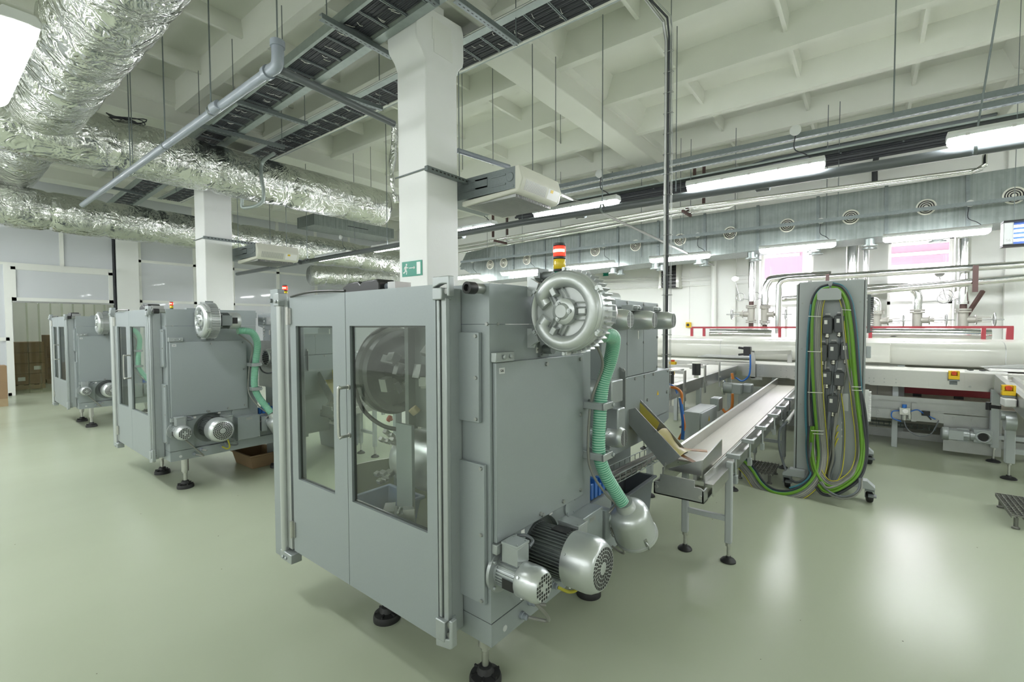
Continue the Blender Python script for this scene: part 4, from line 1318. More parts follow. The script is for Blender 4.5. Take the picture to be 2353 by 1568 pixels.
C = B + d * .05; D = at(905, 285, 'Z', 3.72)
pipe_thing('branch_drain_pipe', [C, D], .033, M_gpipe, 'dark drain pipe branching from the elbow to the near column')
pipe_thing('drain_pipe', [at(1052, 346, 'Z', 3.75), at(1170, 384, 'Z', 3.72)], .03, M_bpipe, 'blue grey pipe entering above the near ceiling air unit')
pipe_thing('drain_pipe', [at(1278, 441, 'Z', 3.3), at(1345, 472, 'Z', 3.27), at(1640, 610, 'Z', 3.03)], .020, M_scable, 'thin pale pipe slanting down from the ceiling air unit to the back wall', n=10)
# bent steel conduit around the foil duct
q = [at(604, 372, 'X', -8.3), at(600, 400, 'X', -8.3), at(604, 462, 'X', -8.3), at(560, 478, 'X', -8.6), at(556, 458, 'X', -8.6)]
pipe_thing('bent_conduit', [q[0] + V((.4, .0, .05)), q[0], q[1], q[2], q[3], q[4]], .028, M_dgalv, 'bent grey conduit hooking under the crossing foil duct', sub=5)
# vertical conduit with wires
Yc = 3.97
q0 = at(1526, 850, 'Y', Yc); q1 = at(1524, 75, 'Y', Yc)
xx = q0.x
zt = q1.z
e = at(1482, -5, 'Z', zt + .15)
T = pipe_thing('wire_conduit', [(xx, Yc, .95), (xx, Yc, zt - .08), (xx - .01, Yc - .05, zt + .06), e], .014, M_dull, 'vertical steel conduit with cable dropping from the ceiling to the conveyors', 'conduit', n=10)
o_ = V((xx, Yc, .95))
for dx, r, m in ((.022, .009, M_cable), (.045, .0025, M_dull), (.055, .0025, M_dull)):
    bm = nb(); tube(bm, [V((dx, 0, 0)), V((dx, 0, zt - 1.0)), V((dx, -.05, zt - .87)), e - o_ + V((dx, 0, 0))], r, 8); build('cable', bm, m, T)
bm = nb(); z = .1
while z < zt - 1.1:
    tube(bm, [V((-.02, -.012, z)), V((.06, -.012, z)), V((.06, .012, z)), V((-.02, .012, z))], .0028, 5, closed=True); z += .17
build('conduit_clip', bm, M_dull, T)

# loose hanger rods from the slab to the ducts
k = 0
for (x, y0, y1, X_) in ((305, 165, 375, -8.2), (380, 75, 335, -7.6), (815, 255, 560, -9.2), (853, 270, 470, -9.0), (1063, 240, 390, -5.2), (1133, 165, 380, -4.6), (405, 380, 440, -12.2), (1553, 40, 440, -2.0), (1288, 265, 330, -4.4)):
    a = at(x, y1, 'X', X_); bm = nb(); cyl(bm, a, (a.x, a.y, 5.7 if x != 815 else 5.6), .006, None, 8)
    o = build('hanger_rod', bm, M_galv2); k += 1
    tag(o, ['thin steel rod hanging between the foil tee and the drain pipe', 'thin steel rod crossing the drain pipe', 'thin slanting looking rod hanging over the sheet metal duct box', 'thin rod behind the capped foil duct end', 'thin rod hanging behind the near column beside its bracket channel', 'thin rod above the near ceiling air unit',
            'short rod holding the lower foil duct near the partition wall', 'thin rod hanging parallel to the vertical conduit', 'short rod hanging over the ceiling air unit front'][k - 1], 'rod')

# ------------------------------------------------------------------ ceiling air units on the columns
def air_unit(x1, y0, zb, lab, big=True):
    T = thing('ceiling_air_unit', lab, 'air conditioner', (x1, y0, zb))
    D, Wd, H = 1.15, .76, .255
    bm = nb(); box(bm, -D, -.02, 0, Wd, .02, H); S = build('metal_casing', bm, M_galv2, T, bev=.004)
    bm = nb()
    for (a, b, c, d) in ((-.95, -.42, .10, .12), (-.95, -.42, .19, .21), (-.60, -.42, .10, .21), (-.36, -.16, .08, .10), (-.36, -.16, .18, .20)): box(bm, a, b, -.006, .0, c, d)
    lathe(bm, [(.045, 0), (.05, .004), (.045, .008)], (-.10, 0, .15), (0, -1, 0), 28); lathe(bm, [(.0, .004), (.014, .004), (.014, 0)], (-.06, 0, .05), (0, -1, 0), 14)
    build('casing_rib', bm, M_galv2, S, bev=.003)
    bm = nb()
    for k in range(3):
        pass
    prism(bm, [(-.03, H + .004), (.03, H + .004), (.06, H * .62), (.075, H * .42), (.035, .0), (0, -.025), (-D * .7, -.06), (-D * .7, .0), (-.03, .02)], 'Y', -.012, Wd + .012)
    F = build('front_cover', bm, M_creamp, T, bev=.012)
    bm = nb()
    for k in range(26):
        y = .06 + k * (Wd * .62 - .06) / 26
        prism(bm, [(.077, H * .42), (.038, .003), (.031, .01), (.068, H * .42)], 'Y', y, y + .007)
    build('intake_grille', bm, M_dull, F)
    bm = nb()
    y0_, y1_ = Wd * .66, Wd * .96
    prism(bm, [(.0765, H * .42), (.0375, .003), (.035, .006), (.072, H * .42)], 'Y', y0_, y1_); build('control_label', bm, M_label, F)
    bm = nb(); prism(bm, [(.0775, H * .40), (.066, H * .28), (.063, H * .28), (.0735, H * .40)], 'Y', y0_ + .04, y0_ + .09); build('label_mark', bm, M_ystop, F)
    bm = nb()
    for k in range(30): box(bm, -D * .68, -.05, .03 + k * (Wd - .06) / 30, .03 + k * (Wd - .06) / 30 + .008, -.062, -.03)
    build('bottom_grille', bm, M_dull, F)
    bm = nb()
    for (a, b) in ((-.3, Wd - .05), (-.9, .05)): cyl(bm, (a, b, H), (a, b, H + 1.7), .006, None, 8)
    build('hanger_rod', bm, M_galv2, T)
    return T
air_unit(-2.985, 4.0, 3.09, 'large ceiling air unit at the near column, with cream front and grille')
air_unit(-9.02, 4.0, 2.93, 'small looking ceiling air unit beside the farther column')
for x, z, lab, rodz in ((-3.735, 3.30, 'perforated bracket channel strapped around the near column', 1), (-9.735, 3.28, 'perforated bracket channel strapped around the farther column', 1)):
    T = thing('column_bracket', lab, 'bracket', (x, 3.4, z))
    bm = nb(); box(bm, .0, .045, -.03, 1.2, -.025, .025); P = build('bracket_channel', bm, M_galv2, T)
    bm = nb()
    for k in range(20): box(bm, .044, .0462, .03 + k * .058, .06 + k * .058, -.008, .008)
    build('slot_pattern', bm, M_text, P)
    bm = nb(); cyl(bm, (.02, -.015, .005), (-.50, -.015, -.005), .008, None, 8); build('tie_rod', bm, M_galv2, T)
# foil lagged pipe hanging on the left of the near column
bm = nb(); tube(bm, [at(908, 285, 'X', -4.25), at(905, 345, 'X', -4.27), at(900, 400, 'X', -4.27), at(905, 440, 'X', -4.25), at(912, 465, 'X', -4.22)], .03, 12, sub=5, rf=lambda t: 1 + .35 * math.sin(t * 23) * .5 + .3 * math.sin(t * 7))
tag(build('lagged_pipe', bm, M_foil), 'thin foil lagged pipe hanging down the side of the near column', 'pipe')
# emergency exit sign on the column
def exit_sign(p, w, h, lab, nx=(1, 0, 0), mirror=1):
    T = thing('exit_sign', lab, 'sign', p)
    bm = nb(); box(bm, -w / 2, w / 2, -.006, 0, -h / 2, h / 2); build('sign_plate', bm, M_signg, T)
    s = h
    bm = nb()
    def bar(x0, z0, x1, z1, t):
        obox(bm, (x0 * s, -.0075, z0 * s), (x1 * s, -.0075, z1 * s), .002, t * s)
    cyl(bm, (-.52 * s, -.0065, .29 * s), (-.52 * s, -.0085, .29 * s), .075 * s, None, 20)
    bar(-.56, .20, -.62, -.05, .14); bar(-.62, -.05, -.50, -.18, .09); bar(-.50, -.18, -.54, -.36, .07); bar(-.63, -.05, -.70, -.22, .09); bar(-.70, -.22, -.86, -.24, .07)
    bar(-.55, .17, -.42, .06, .06); bar(-.42, .06, -.34, .11, .05); bar(-.60, .16, -.74, .10, .06); bar(-.74, .10, -.76, -.02, .05)
    build('running_figure', bm, M_signw, T)
    bm = nb(); bar(-.26, .05, .30, .05, .05); bar(.32, .05, .20, .13, .05); bar(.32, .05, .20, -.03, .05); build('sign_arrow', bm, M_signw, T)
    bm = nb(); box(bm, .50 * s, .86 * s, -.0085, -.006, -.40 * s, .40 * s); build('sign_door', bm, M_signw, T)
    return T
A = at(925, 603, 'Y', 3.4); B = at(971, 633, 'Y', 3.4)
exit_sign(((A.x + B.x) / 2, 3.398, (A.z + B.z) / 2), B.x - A.x, (A.z - B.z) * .98, 'green emergency exit sign with running figure on the near column')
# ------------------------------------------------------------------ sheet metal duct with round diffusers
YD = 10.15
BLp, BRp = at(1112, 648, 'Y', YD), at(2420, 497, 'Y', YD)
TLp, TRp = at(1130, 567, 'Y', YD), at(2420, 372, 'Y', YD)
T = thing('sheet_metal_duct', 'long galvanised air duct with round diffusers along the window wall', 'duct')
bm = nb()
def duct_sec(bl, tl, dep, ends=True):
    return [bm.verts.new(p) for p in (bl, tl, V(tl) + V((0, dep, 0)), V(bl) + V((0, dep, 0)))]
S0 = duct_sec(BLp, TLp, .85); S1 = duct_sec(BRp, TRp, .85)
for i in range(4): bm.faces.new((S0[i], S0[(i + 1) % 4], S1[(i + 1) % 4], S1[i]))
bm.faces.new(S0[::-1]); bm.faces.new(S1)
# tapering end towards the left
S2 = [bm.verts.new(p) for p in (BLp + V((-1.2, .25, .55)), TLp + V((-1.2, .25, .0)), TLp + V((-1.2, .8, 0)), BLp + V((-1.2, .8, .55)))]
for i in range(4): bm.faces.new((S2[i], S2[(i + 1) % 4], S0[(i + 1) % 4], S0[i]))
bm.faces.new(S2[::-1])
D = build('duct_body', bm, M_galv, T)
def on_duct(x, f):
    """point of the duct front at pixel column x, f = 0 bottom .. 1 top"""
    best = None
    lo, hi = 0.0, 1.0
    for _ in range(40):
        m = (lo + hi) / 2
        p = (BLp.lerp(BRp, m)).lerp(TLp.lerp(TRp, m), f)
        d = p - CC; px = 1176.5 + FPX * d.dot(CR) / d.dot(CF)
        if px < x: lo = m
        else: hi = m
    return p
for x in (1180, 1252, 1331, 1420, 1513, 1620, 1742, 1880, 2037, 2224):
    a, b = on_duct(x, -.01), on_duct(x, 1.02)
    bm = nb(); obox(bm, a + V((0, -.012, 0)), b + V((0, -.012, 0)), .05, .03, up=(0, -1, 0))
    for k in range(4):
        q = a.lerp(b, .12 + .25 * k) + V((0, -.03, 0)); cyl(bm, q, q + V((0, -.015, 0)), .011, None, 8)
    build('duct_flange', bm, M_galv2, D)
for x in (1127, 1158, 1211, 1368, 1461, 1563, 1678, 1809, 1955, 2128, 2330):
    q = on_duct(x, .5); d = q - CC; sy = 784 - FPX * d.dot(CU) / d.dot(CF)
    bm = nb(); prof = []
    for k, (rr, h) in enumerate(((.128, 0), (.128, .018), (.108, .022), (.104, .008), (.090, .004), (.086, .02), (.078, .02), (.074, .004), (.060, .004), (.056, .02), (.048, .02), (.044, .004), (.030, .004), (.026, .024), (.0, .026))):
        prof.append((rr, h))
    lathe(bm, prof, q + V((0, -.002, -.02)), (0, -1, 0), 30)
    df = build('round_diffuser', bm, M_creamp, D)
    bm = nb(); box(bm, q.x - .13, q.x + .13, q.y - .004, q.y, q.z - .15, q.z + .11); build('diffuser_plate', bm, M_galv, df)
    bm = nb()
    for (ra, rb) in ((.089, .104), (.059, .075), (.030, .045)):
        lathe(bm, [(ra, .0055), (rb, .0085)], q + V((0, -.002, -.02)), (0, -1, 0), 30, cap=False)
    build('diffuser_gap', bm, M_text, df)
for x in (1230, 1310, 1400, 1497, 1600, 1722, 1868, 1998, 2165):
    q = on_duct(x, 0)
    for dy in (.22, .62):
        c = q + V((.0, dy, 0))
        bm = nb(); lathe(bm, [(.075, .02), (.075, -.10), (.115, -.105), (.115, -.125), (.07, -.125)], c, (0, 0, 1), 28); build('duct_spigot', bm, M_galv, D)
# thin hangers and brackets of the duct
bm = nb()
for x in (1290, 1475, 1690, 1900):
    q = on_duct(x, 1); cyl(bm, q + V((0, -.03, -.75)), q + V((0, -.03, 1.6)), .007, None, 8)
build('hanger_rod', bm, M_galv2, T)

# bright clad pipes above the duct
zq = 3.92
for pts, lab, couple in (([at(1055, 566, 'Z', zq), at(1500, 487, 'Z', zq), at(2243, 391, 'Z', zq), at(2262, 380, 'Z', zq + .05), at(2263, 352, 'Z', zq + .3)], 'topmost bright clad pipe above the duct, turning up in an elbow', ()),
                         ([at(1055, 573, 'Z', zq - .03), at(1520, 490, 'Z', zq - .03), at(2230, 397, 'Z', zq - .03), at(2258, 386, 'Z', zq)], 'second bright clad pipe directly below the topmost one', ()),
                         ([at(1055, 582, 'Z', zq - .06), at(1560, 492, 'Z', zq - .06), at(1676, 477, 'Z', zq - .06), at(1690, 468, 'Z', zq - .02)], 'shorter bright clad pipe above the duct, bending up before the other two', ())):
    pipe_thing('clad_pipe', pts, .032, M_chrome, lab, n=14)
for (x, y, lab) in ((1578, 490, 'brown steel pipe bracket hanging above the duct beside the vertical conduit'), (1150, 556, 'brown steel pipe bracket hanging above the duct beside the column')):
    A = at(x, y, 'Z', zq - .10)
    T2 = thing('pipe_bracket', lab, 'bracket', A)
    bm = nb(); box(bm, -.02, .02, -.26, .26, -.03, .02); build('bracket_beam', bm, M_brown, T2)
    bm = nb(); cyl(bm, (0, .24, -.0), (0, .24, 1.5), .007, None, 8); cyl(bm, (0, -.22, 0), (0, -.22, -.75), .007, None, 8); build('hanger_rod', bm, M_galv2, T2)
for (x, y0, y1) in ((1133, 505, 545), (1165, 480, 540), (1596, 385, 420), (1617, 385, 470)):
    A = at(x, y1, 'Y', 11.6); B = at(x, y0, 'Y', 11.6)
    bm = nb(); box(bm, A.x - .03, A.x + .03, A.y - .03, A.y + .03, A.z, 5.5)
    tag(build('steel_hanger', bm, M_brown), {1133: 'shorter of two brown steel hangers under the large ceiling air unit', 1165: 'longer of two brown steel hangers under the large ceiling air unit', 1596: 'shorter brown steel hanger beside the end of the main beam', 1617: 'longer brown steel hanger beside the end of the main beam'}[x], 'hanger')
# dark cable tray high on the window wall
zt_ = 4.55
A, B = at(1195, 493, 'Z', zt_), at(2420, 262, 'Z', zt_)
T2 = thing('wall_cable_tray', 'dark cable tray full of black cables high along the window wall', 'cable tray', A)
d = B - A; s = d.normalized().cross(V((0, 0, 1)))
bm = nb(); obox(bm, s * -.25 + V((0, 0, .03)), d + s * -.25 + V((0, 0, .03)), .004, .03); obox(bm, s * .25 + V((0, 0, .03)), d + s * .25 + V((0, 0, .03)), .004, .03); obox(bm, (0, 0, .045), d + V((0, 0, .045)), .5, .004); build('tray_sheet', bm, M_dgalv, T2)
for k in range(9):
    zz = V((0, 0, -.03 - .045 * (k % 3)))
    bm = nb(); tube(bm, [s * (-.2 + .05 * k) + zz, s * (-.2 + .05 * k) + d + zz], .028, 8); build('tray_cable', bm, M_cable, T2)
bm = nb(); k = .5
while k < d.length: obox(bm, d.normalized() * k - s * .26 + V((0, 0, -.06)), d.normalized() * k + s * .26 + V((0, 0, -.06)), .02, .02); k += .8
build('tray_rung', bm, M_galv2, T2)
# grey pipes near the beam end on the right
pipe_thing('soil_pipe', [at(1620, 405, 'Y', 12.3), at(1690, 395, 'Y', 12.3), at(1760, 372, 'Y', 12.3), at(2353, 245, 'Y', 12.3)], .06, M_bpipe, 'grey pipe high on the window wall above the pipe lights', n=12)
pipe_thing('soil_pipe', [at(2018, 340, 'Y', 12.2), at(2010, 380, 'Y', 12.2), at(2010, 430, 'Y', 12.2)], .05, M_cable, 'dark vertical pipe stub high on the window wall', n=12)

# ------------------------------------------------------------------ wall furnishings
A = at(1515, 608, 'Y', 12.35); B = at(1562, 662, 'Y', 12.35)
T = thing('wall_fan_heater', 'dark louvred fan heater with cream side cheeks on the window wall', 'heater', (A.x, 12.35, B.z))
w, h = B.x - A.x, A.z - B.z
bm = nb(); box(bm, .07, w - .07, .0, .25, .02, h - .02); build('heater_body', bm, M_black, T)
bm = nb()
for k in range(6):
    z = .05 + k * (h - .1) / 6; box(bm, .06, w - .06, -.05, -.0, z, z + .055, Matrix.Identity(4))
build('louvre', bm, M_blackp, T, bev=.008)
bm = nb(); prism(bm, [(0, 0), (.08, .02), (.075, h - .02), (0, h), (.02, h / 2)], 'Y', -.07, .22); build('side_cheek', bm, M_cream, T)
bm = nb(); prism(bm, [(w, 0), (w - .08, .02), (w - .075, h - .02), (w, h), (w - .02, h / 2)], 'Y', -.07, .22); build('side_cheek', bm, M_cream, T)
A = at(1385, 622, 'Y', 12.58); B = at(1398, 634, 'Y', 12.58)
exit_sign(((A.x + B.x) / 2, 12.598, (A.z + B.z) / 2), B.x - A.x, A.z - B.z, 'small green exit sign far away on the window wall')
bm = nb(); A = at(1583, 747, 'Y', 12.58); box(bm, A.x - .06, A.x + .06, 12.50, 12.6, A.z - .07, A.z + .07)
T = build('wall_call_point', bm, M_ystop, bev=.01); tag(T, 'small yellow switch box on the window wall above the end of the red railing', 'switch')
bm = nb(); cyl(bm, (A.x, 12.50, A.z), (A.x, 12.485, A.z), .035, None, 18); build('call_button', bm, M_text, T)
bm = nb(); cyl(bm, (A.x, 12.59, A.z + .07), (A.x, 12.59, 3.1), .012, None, 8); build('switch_conduit', bm, M_white, T)
# white conduits along the wall
for k, (y0, y1) in enumerate(((640, 650), (648, 658), (662, 668))):
    a, b = at(1380, y0 + 4, 'Y', 12.55), at(1720, y1 - 18, 'Y', 12.55)
    pipe_thing('wall_conduit', [a, (a.lerp(b, .6)), b], .022, M_white, ('upper', 'middle', 'lower')[k] + ' white conduit running along the window wall behind the fan heater', 'conduit', n=8)
pipe_thing('wall_downpipe', [at(1640, 590, 'Y', 12.4), at(1640, 770, 'Y', 12.4)], .07, M_white, 'white downpipe on the window wall between the fan heater and the windows', n=12)
# blue insect lamp at the right edge
A = at(2306, 512, 'Y', 8.2); B = at(2306, 563, 'Y', 8.2)
h = A.z - B.z
T = thing('insect_lamp', 'blue glowing electric insect lamp hanging at the picture edge', 'insect lamp', (A.x, 8.2, B.z))
bm = nb(); box(bm, 0, .09, 0, .16, 0.0, h); box(bm, .62, .71, 0, .16, 0, h); LB = build('lamp_end', bm, M_silverlab, T, bev=.01)
bm = nb(); box(bm, 0, .71, -.005, .165, h, h + .022); box(bm, 0, .71, -.005, .165, -.022, 0); build('lamp_edge', bm, M_text, T)
bm = nb(); box(bm, .09, .62, .10, .15, 0, h); build('lamp_back', bm, M_bluebox, T)
bm = nb()
for k in range(4): cyl(bm, (.09, .05, .05 + k * (h - .1) / 3), (.62, .05, .05 + k * (h - .1) / 3), .016, None, 12)
build('lamp_tube', bm, M_bluelight, T)
text_mesh('lamp_text', 'S6', .045, (.045, -.0006, .05), (1, 0, 0), (0, 0, 1), M_dull, T)
bm = nb(); cyl(bm, (.1, .08, h), (.1, .08, 3.0), .004, None, 6); cyl(bm, (.6, .08, h), (.6, .08, 3.0), .004, None, 6); build('hanger_rod', bm, M_galv2, T)

# ------------------------------------------------------------------ clad pipes and valves before the windows
YP = 11.6
def valve(T, x, y, z, s=1.0, wheel=1, name='gate_valve'):
    bm = nb()
    for (r, a, b) in ((.11, -.20, -.17), (.11, -.16, -.13), (.075, -.13, .13), (.11, .13, .16), (.11, .17, .20)):
        cyl(bm, (x, y, z + a * s), (x, y, z + b * s), r * s, None, 20)
    cyl(bm, (x, y, z), (x + wheel * .16 * s, y, z), .06 * s, None, 16); cyl(bm, (x + wheel * .16 * s, y, z), (x + wheel * .18 * s, y, z), .085 * s, None, 16)
    cyl(bm, (x + wheel * .18 * s, y, z), (x + wheel * .24 * s, y, z), .035 * s, None, 12)
    for q in (-1, 1): obox(bm, (x + wheel * .19 * s, y, z + .05 * q * s), (x + wheel * .36 * s, y, z + .04 * q * s), .015, .015)
    v = build(name, bm, M_valve, T)
    bm = nb(); cyl(bm, (x + wheel * .2 * s, y, z), (x + wheel * .52 * s, y, z), .012 * s, None, 10)
    tube(bm, [(x + wheel * .40 * s, y + .11 * s * math.cos(t), z + .11 * s * math.sin(t)) for t in [2 * PI * k / 20 for k in range(20)]], .012 * s, 8, closed=True)
    for k in range(4):
        t = k * PI / 2; cyl(bm, (x + wheel * .40 * s, y, z), (x + wheel * .40 * s, y + .11 * s * math.cos(t), z + .11 * s * math.sin(t)), .007 * s, None, 6)
    build('hand_wheel', bm, M_dull, v)
    return v
def gauge(T, x, y, z, dx, dz):
    bm = nb(); tube(bm, [(x, y, z), (x + dx * .4, y, z + .02)] + [(x + dx * .6 + .09 * math.cos(t), y, z + .06 + .09 * math.sin(t)) for t in [-PI / 2 + 2 * PI * k / 14 for k in range(15)]] + [(x + dx, y, z + dz)], .008, 6)
    g = build('gauge_siphon', bm, M_dull, T)
    bm = nb(); lathe(bm, [(.07, 0), (.075, .004), (.075, .03), (.066, .034)], (x + dx, y, z + dz + .06), (0, -1, 0), 24); gd = build('pressure_gauge', bm, M_steel, T)
    bm = nb(); lathe(bm, [(.064, .0345), (0, .0348)], (x + dx, y, z + dz + .06), (0, -1, 0), 24, cap=False); build('gauge_face', bm, M_label, gd)
def riser(x, ytop, yval, lab, r=.075, sx=1, zbot=1.45, wheel=1, s=1.0):
    P = at(x, ytop, 'Y', YP); Q = at(x, yval, 'Y', YP)
    T = thing('steam_riser', lab, 'pipe', (P.x, YP, 0))
    bm = nb(); cyl(bm, (0, 0, Q.z + .28), (0, 0, P.z), r, None, 28)
    for z in (Q.z + .3, P.z - .45, (Q.z + P.z) / 2 + .1): lathe(bm, [(r, 0), (r * 1.06, .004), (r * 1.06, .03), (r, .034)], (0, 0, z), (0, 0, 1), 28, cap=False)
    build('pipe_cladding', bm, M_chrome, T)
    bm = nb(); cyl(bm, (0, 0, Q.z - .32), (0, 0, Q.z + .29), .05, None, 18); build('bare_pipe', bm, M_brown, T)
    valve(T, 0, 0, Q.z, s, wheel)
    bm = nb(); cyl(bm, (0, 0, zbot), (0, 0, Q.z - .3), r * .9, None, 24); build('lower_cladding', bm, M_chrome, T)
    return T, Q
Tr, Q = riser(1728, 590, 722, 'bright clad straight vertical pipe with valve, beside the elbow pipe and the control cabinet', .07, wheel=-1); gauge(Tr, -.06, 0, Q.z + .33, -.28, .42)
Tr, Q = riser(1758, 700, 723, 'short thick clad pipe with valve and big elbow between a straight riser and the cabinet', .08, wheel=1)
bm = nb(); P0 = V((0, 0, Q.z + .28)); tube(bm, [P0, P0 + V((0, 0, .25)), P0 + V((.06, 0, .42)), P0 + V((.22, 0, .50)), P0 + V((1.2, 0, .51))], .085, 20, sub=6); build('pipe_elbow', bm, M_chrome, Tr)
gauge(Tr, -.07, 0, Q.z + .35, -.2, .42)
Tr, Q = riser(2218, 548, 735, 'tall bright clad straight pipe with valve crossing both horizontal clad pipes', .085, wheel=1); gauge(Tr, -.08, 0, Q.z + .40, -.25, .40)
Tr, Q = riser(2108, 715, 736, 'clad pipe with valve and elbow, middle one of the three valves beyond the cabinet', .07, wheel=1)
bm = nb(); P0 = V((0, 0, Q.z + .28)); tube(bm, [P0, P0 + V((0, 0, .16)), P0 + V((-.06, 0, .30)), P0 + V((-.22, 0, .36)), P0 + V((-1.35, 0, .36))], .072, 20, sub=6); build('pipe_elbow', bm, M_chrome, Tr); gauge(Tr, .06, 0, Q.z + .33, .50, .06)
Tr, Q = riser(2015, 725, 738, 'small thin clad pipe with valve peeking out beside the control cabinet', .06, wheel=1)
bm = nb(); P0 = V((0, 0, Q.z + .26)); tube(bm, [P0, P0 + V((0, 0, .06)), P0 + V((-.05, 0, .15)), P0 + V((-.25, 0, .15))], .06, 18, sub=6); build('pipe_elbow', bm, M_chrome, Tr)
for (x, r, y1, lab) in ((1959, .105, 640, 'thick bright clad vertical pipe between the two windows'), (1990, .05, 640, 'thin bright clad vertical pipe beside the thick one between the windows')):
    a, b = at(x, 555, 'Y', YP + .2), at(x, y1, 'Y', YP + .2)
    pipe_thing('clad_pipe', [b + V((0, 0, -.6)), a + V((0, 0, .4))], r, M_chrome, lab, n=26)
YH = 11.35
a, b = at(1790, 643, 'Y', YH), at(2420, 604, 'Y', YH)
T = pipe_thing('clad_pipe', [a + V((0, 0, -1.15)), a + V((0, 0, -.12)), a + V((.05, 0, -.03)), a + V((.16, 0, 0)), b], .062, M_chrome, 'upper horizontal clad pipe crossing in front of both windows', n=22)
a2, b2 = at(1790, 688, 'Y', YH + .3), at(2420, 632, 'Y', YH)
pipe_thing('clad_pipe', [a2, b2], .068, M_chrome, 'lower horizontal clad pipe passing behind the top of the control cabinet', n=22)
c = at(2242, 648, 'Y', YH)
T = thing('pipe_strut_bracket', 'brown steel bracket with strut carrying the horizontal clad pipes', 'bracket', c)
bm = nb(); box(bm, -.05, .02, -.10, -.06, -.18, .28); build('bracket_post', bm, M_brown, T)
bm = nb(); obox(bm, (.10, .05, -.16), (-.24, .65, -1.05), .05, .05); build('bracket_strut', bm, M_brown, T)
bm = nb(); c2 = at(1902, 640, 'Y', YH); box(bm, c2.x - .03, c2.x + .03, YH - .08, YH - .04, c2.z - .12, c2.z + .08)
tag(build('pipe_clip', bm, M_brown), 'brown pipe clip above the top of the control cabinet', 'bracket')
for (x0, x1, y, lab) in ((1632, 1775, 767, 'clad header pipe lying behind the oven, below the two big elbow and riser pipes'), (1996, 2277, 767, 'clad header pipe lying behind the oven, under the valves')):
    a, b = at(x0, y, 'Y', 10.6), at(x1, y + (2 if x0 < 1900 else 4), 'Y', 10.6)
    T = pipe_thing('header_pipe', [a, b], .10, M_chrome, lab, n=26)
    bm = nb(); box(bm, .2, .28, -.05, .05, -1.25, -.09); box(bm, (b - a).x - .3, (b - a).x - .22, -.05, .05, -1.25, -.09); build('pipe_support', bm, M_brown, T)

# ------------------------------------------------------------------ oven (long cream tunnel)
T = thing('tunnel_oven', 'long cream enamelled tunnel oven running along the window wall', 'oven')
YO = 8.62
bm = nb()
prof = [(YO, 1.055), (YO - .02, 1.075), (YO - .02, 1.29), (YO + .02, 1.35), (YO + .10, 1.39), (YO + .25, 1.405), (9.95, 1.405), (9.95, 1.055)]
prism(bm, prof, 'X', -5.2, 5.2); HD = build('oven_hood', bm, M_cream, T, ang=50)
for x in (1655, 2312):
    q = at(x, 800, 'Y', YO - .02)
    bm = nb(); prism(bm, [(a - .0015, b) for a, b in prof[1:6]] + [(YO + .25, 1.40), (YO + .1, 1.38), (YO, 1.30), (YO - .018, 1.09)], 'X', q.x - .004, q.x + .004); build('hood_seam', bm, M_dull, HD)
A, B = at(1966, 800, 'Y', YO - .06), at(2047, 800, 'Y', YO - .06)
bm = nb(); prism(bm, [(YO - .075, 1.08), (YO - .075, 1.33), (YO - .05, 1.365), (YO + .10, 1.395), (YO + .1, 1.08)], 'X', A.x - .18, B.x); build('cover_panel', bm, M_cream, T, bev=.012)
bm = nb(); box(bm, -5.2, .34, YO + .03, 9.9, .10, 1.05); build('oven_base', bm, M_cream, T)
bm = nb()
for x in (-3.9, -2.9, -1.9, -.9, -.05, .12): box(bm, x - .006, x + .006, YO + .024, YO + .031, .12, 1.04)
box(bm, -5.2, .34, YO + .02, YO + .03, .10, .13); build('base_seam', bm, M_dull, T)
bm = nb()
for k in range(3):
    for x in (-1.55, -1.16):
        box(bm, x, x + .11, YO + .018, YO + .03, .70 + .03 * k, .718 + .03 * k)
build('vent_louvre', bm, M_label, T)
bm = nb(); box(bm, -5.2, 5.2, YO + .05, 9.9, 0, .10); build('oven_plinth', bm, M_dull, T)
bm = nb(); box(bm, .34, .42, YO - .02, YO + .06, 0.1, 1.05); build('oven_post', bm, M_pgrey, T)
a, b = at(2092, 896, 'Y', YO + .1), at(2420, 908, 'Y', YO + .1)
bm = nb(); obox(bm, (.42, YO + .1, a.z), (4.8, YO + .1, a.z - .0), .06, .10); RF = build('red_beam', bm, M_red, T, bev=.006)
bm = nb()
for x in (.52, .95, 1.3, 1.9, 2.6): box(bm, x, x + .09, YO + .06, YO + .14, a.z - .09, a.z - .05)
build('beam_foot', bm, M_text, RF)
bm = nb(); box(bm, .42, 5.2, 9.3, 9.9, .10, 1.05); build('oven_rear_base', bm, M_cream, T)
# red railing on the oven
T = thing('red_railing', 'dark red railing on the far side of the oven roof, in front of the valves', 'railing')
YR = 9.85
za, zb2 = at(1600, 753, 'Y', YR).z, at(2330, 752, 'Y', YR).z
xa, xb = at(1590, 753, 'Y', YR).x, at(2329, 752, 'Y', YR).x
bm = nb(); obox(bm, (xa, YR, za), (xb, YR, zb2), .035, .035); build('top_rail', bm, M_red, T)
for x in (1590, 1618, 1792, 2000, 2260, 2325):
    q = at(x, 760, 'Y', YR); w = .05 if x < 2300 else .075
    bm = nb(); box(bm, q.x - w / 2 - (.0 if x < 2300 else .02), q.x + w / 2 - (.0 if x < 2300 else .02), YR - .02, YR + .02, 1.405, za + (zb2 - za) * (q.x - xa) / (xb - xa)); build('rail_post', bm, M_red, T)

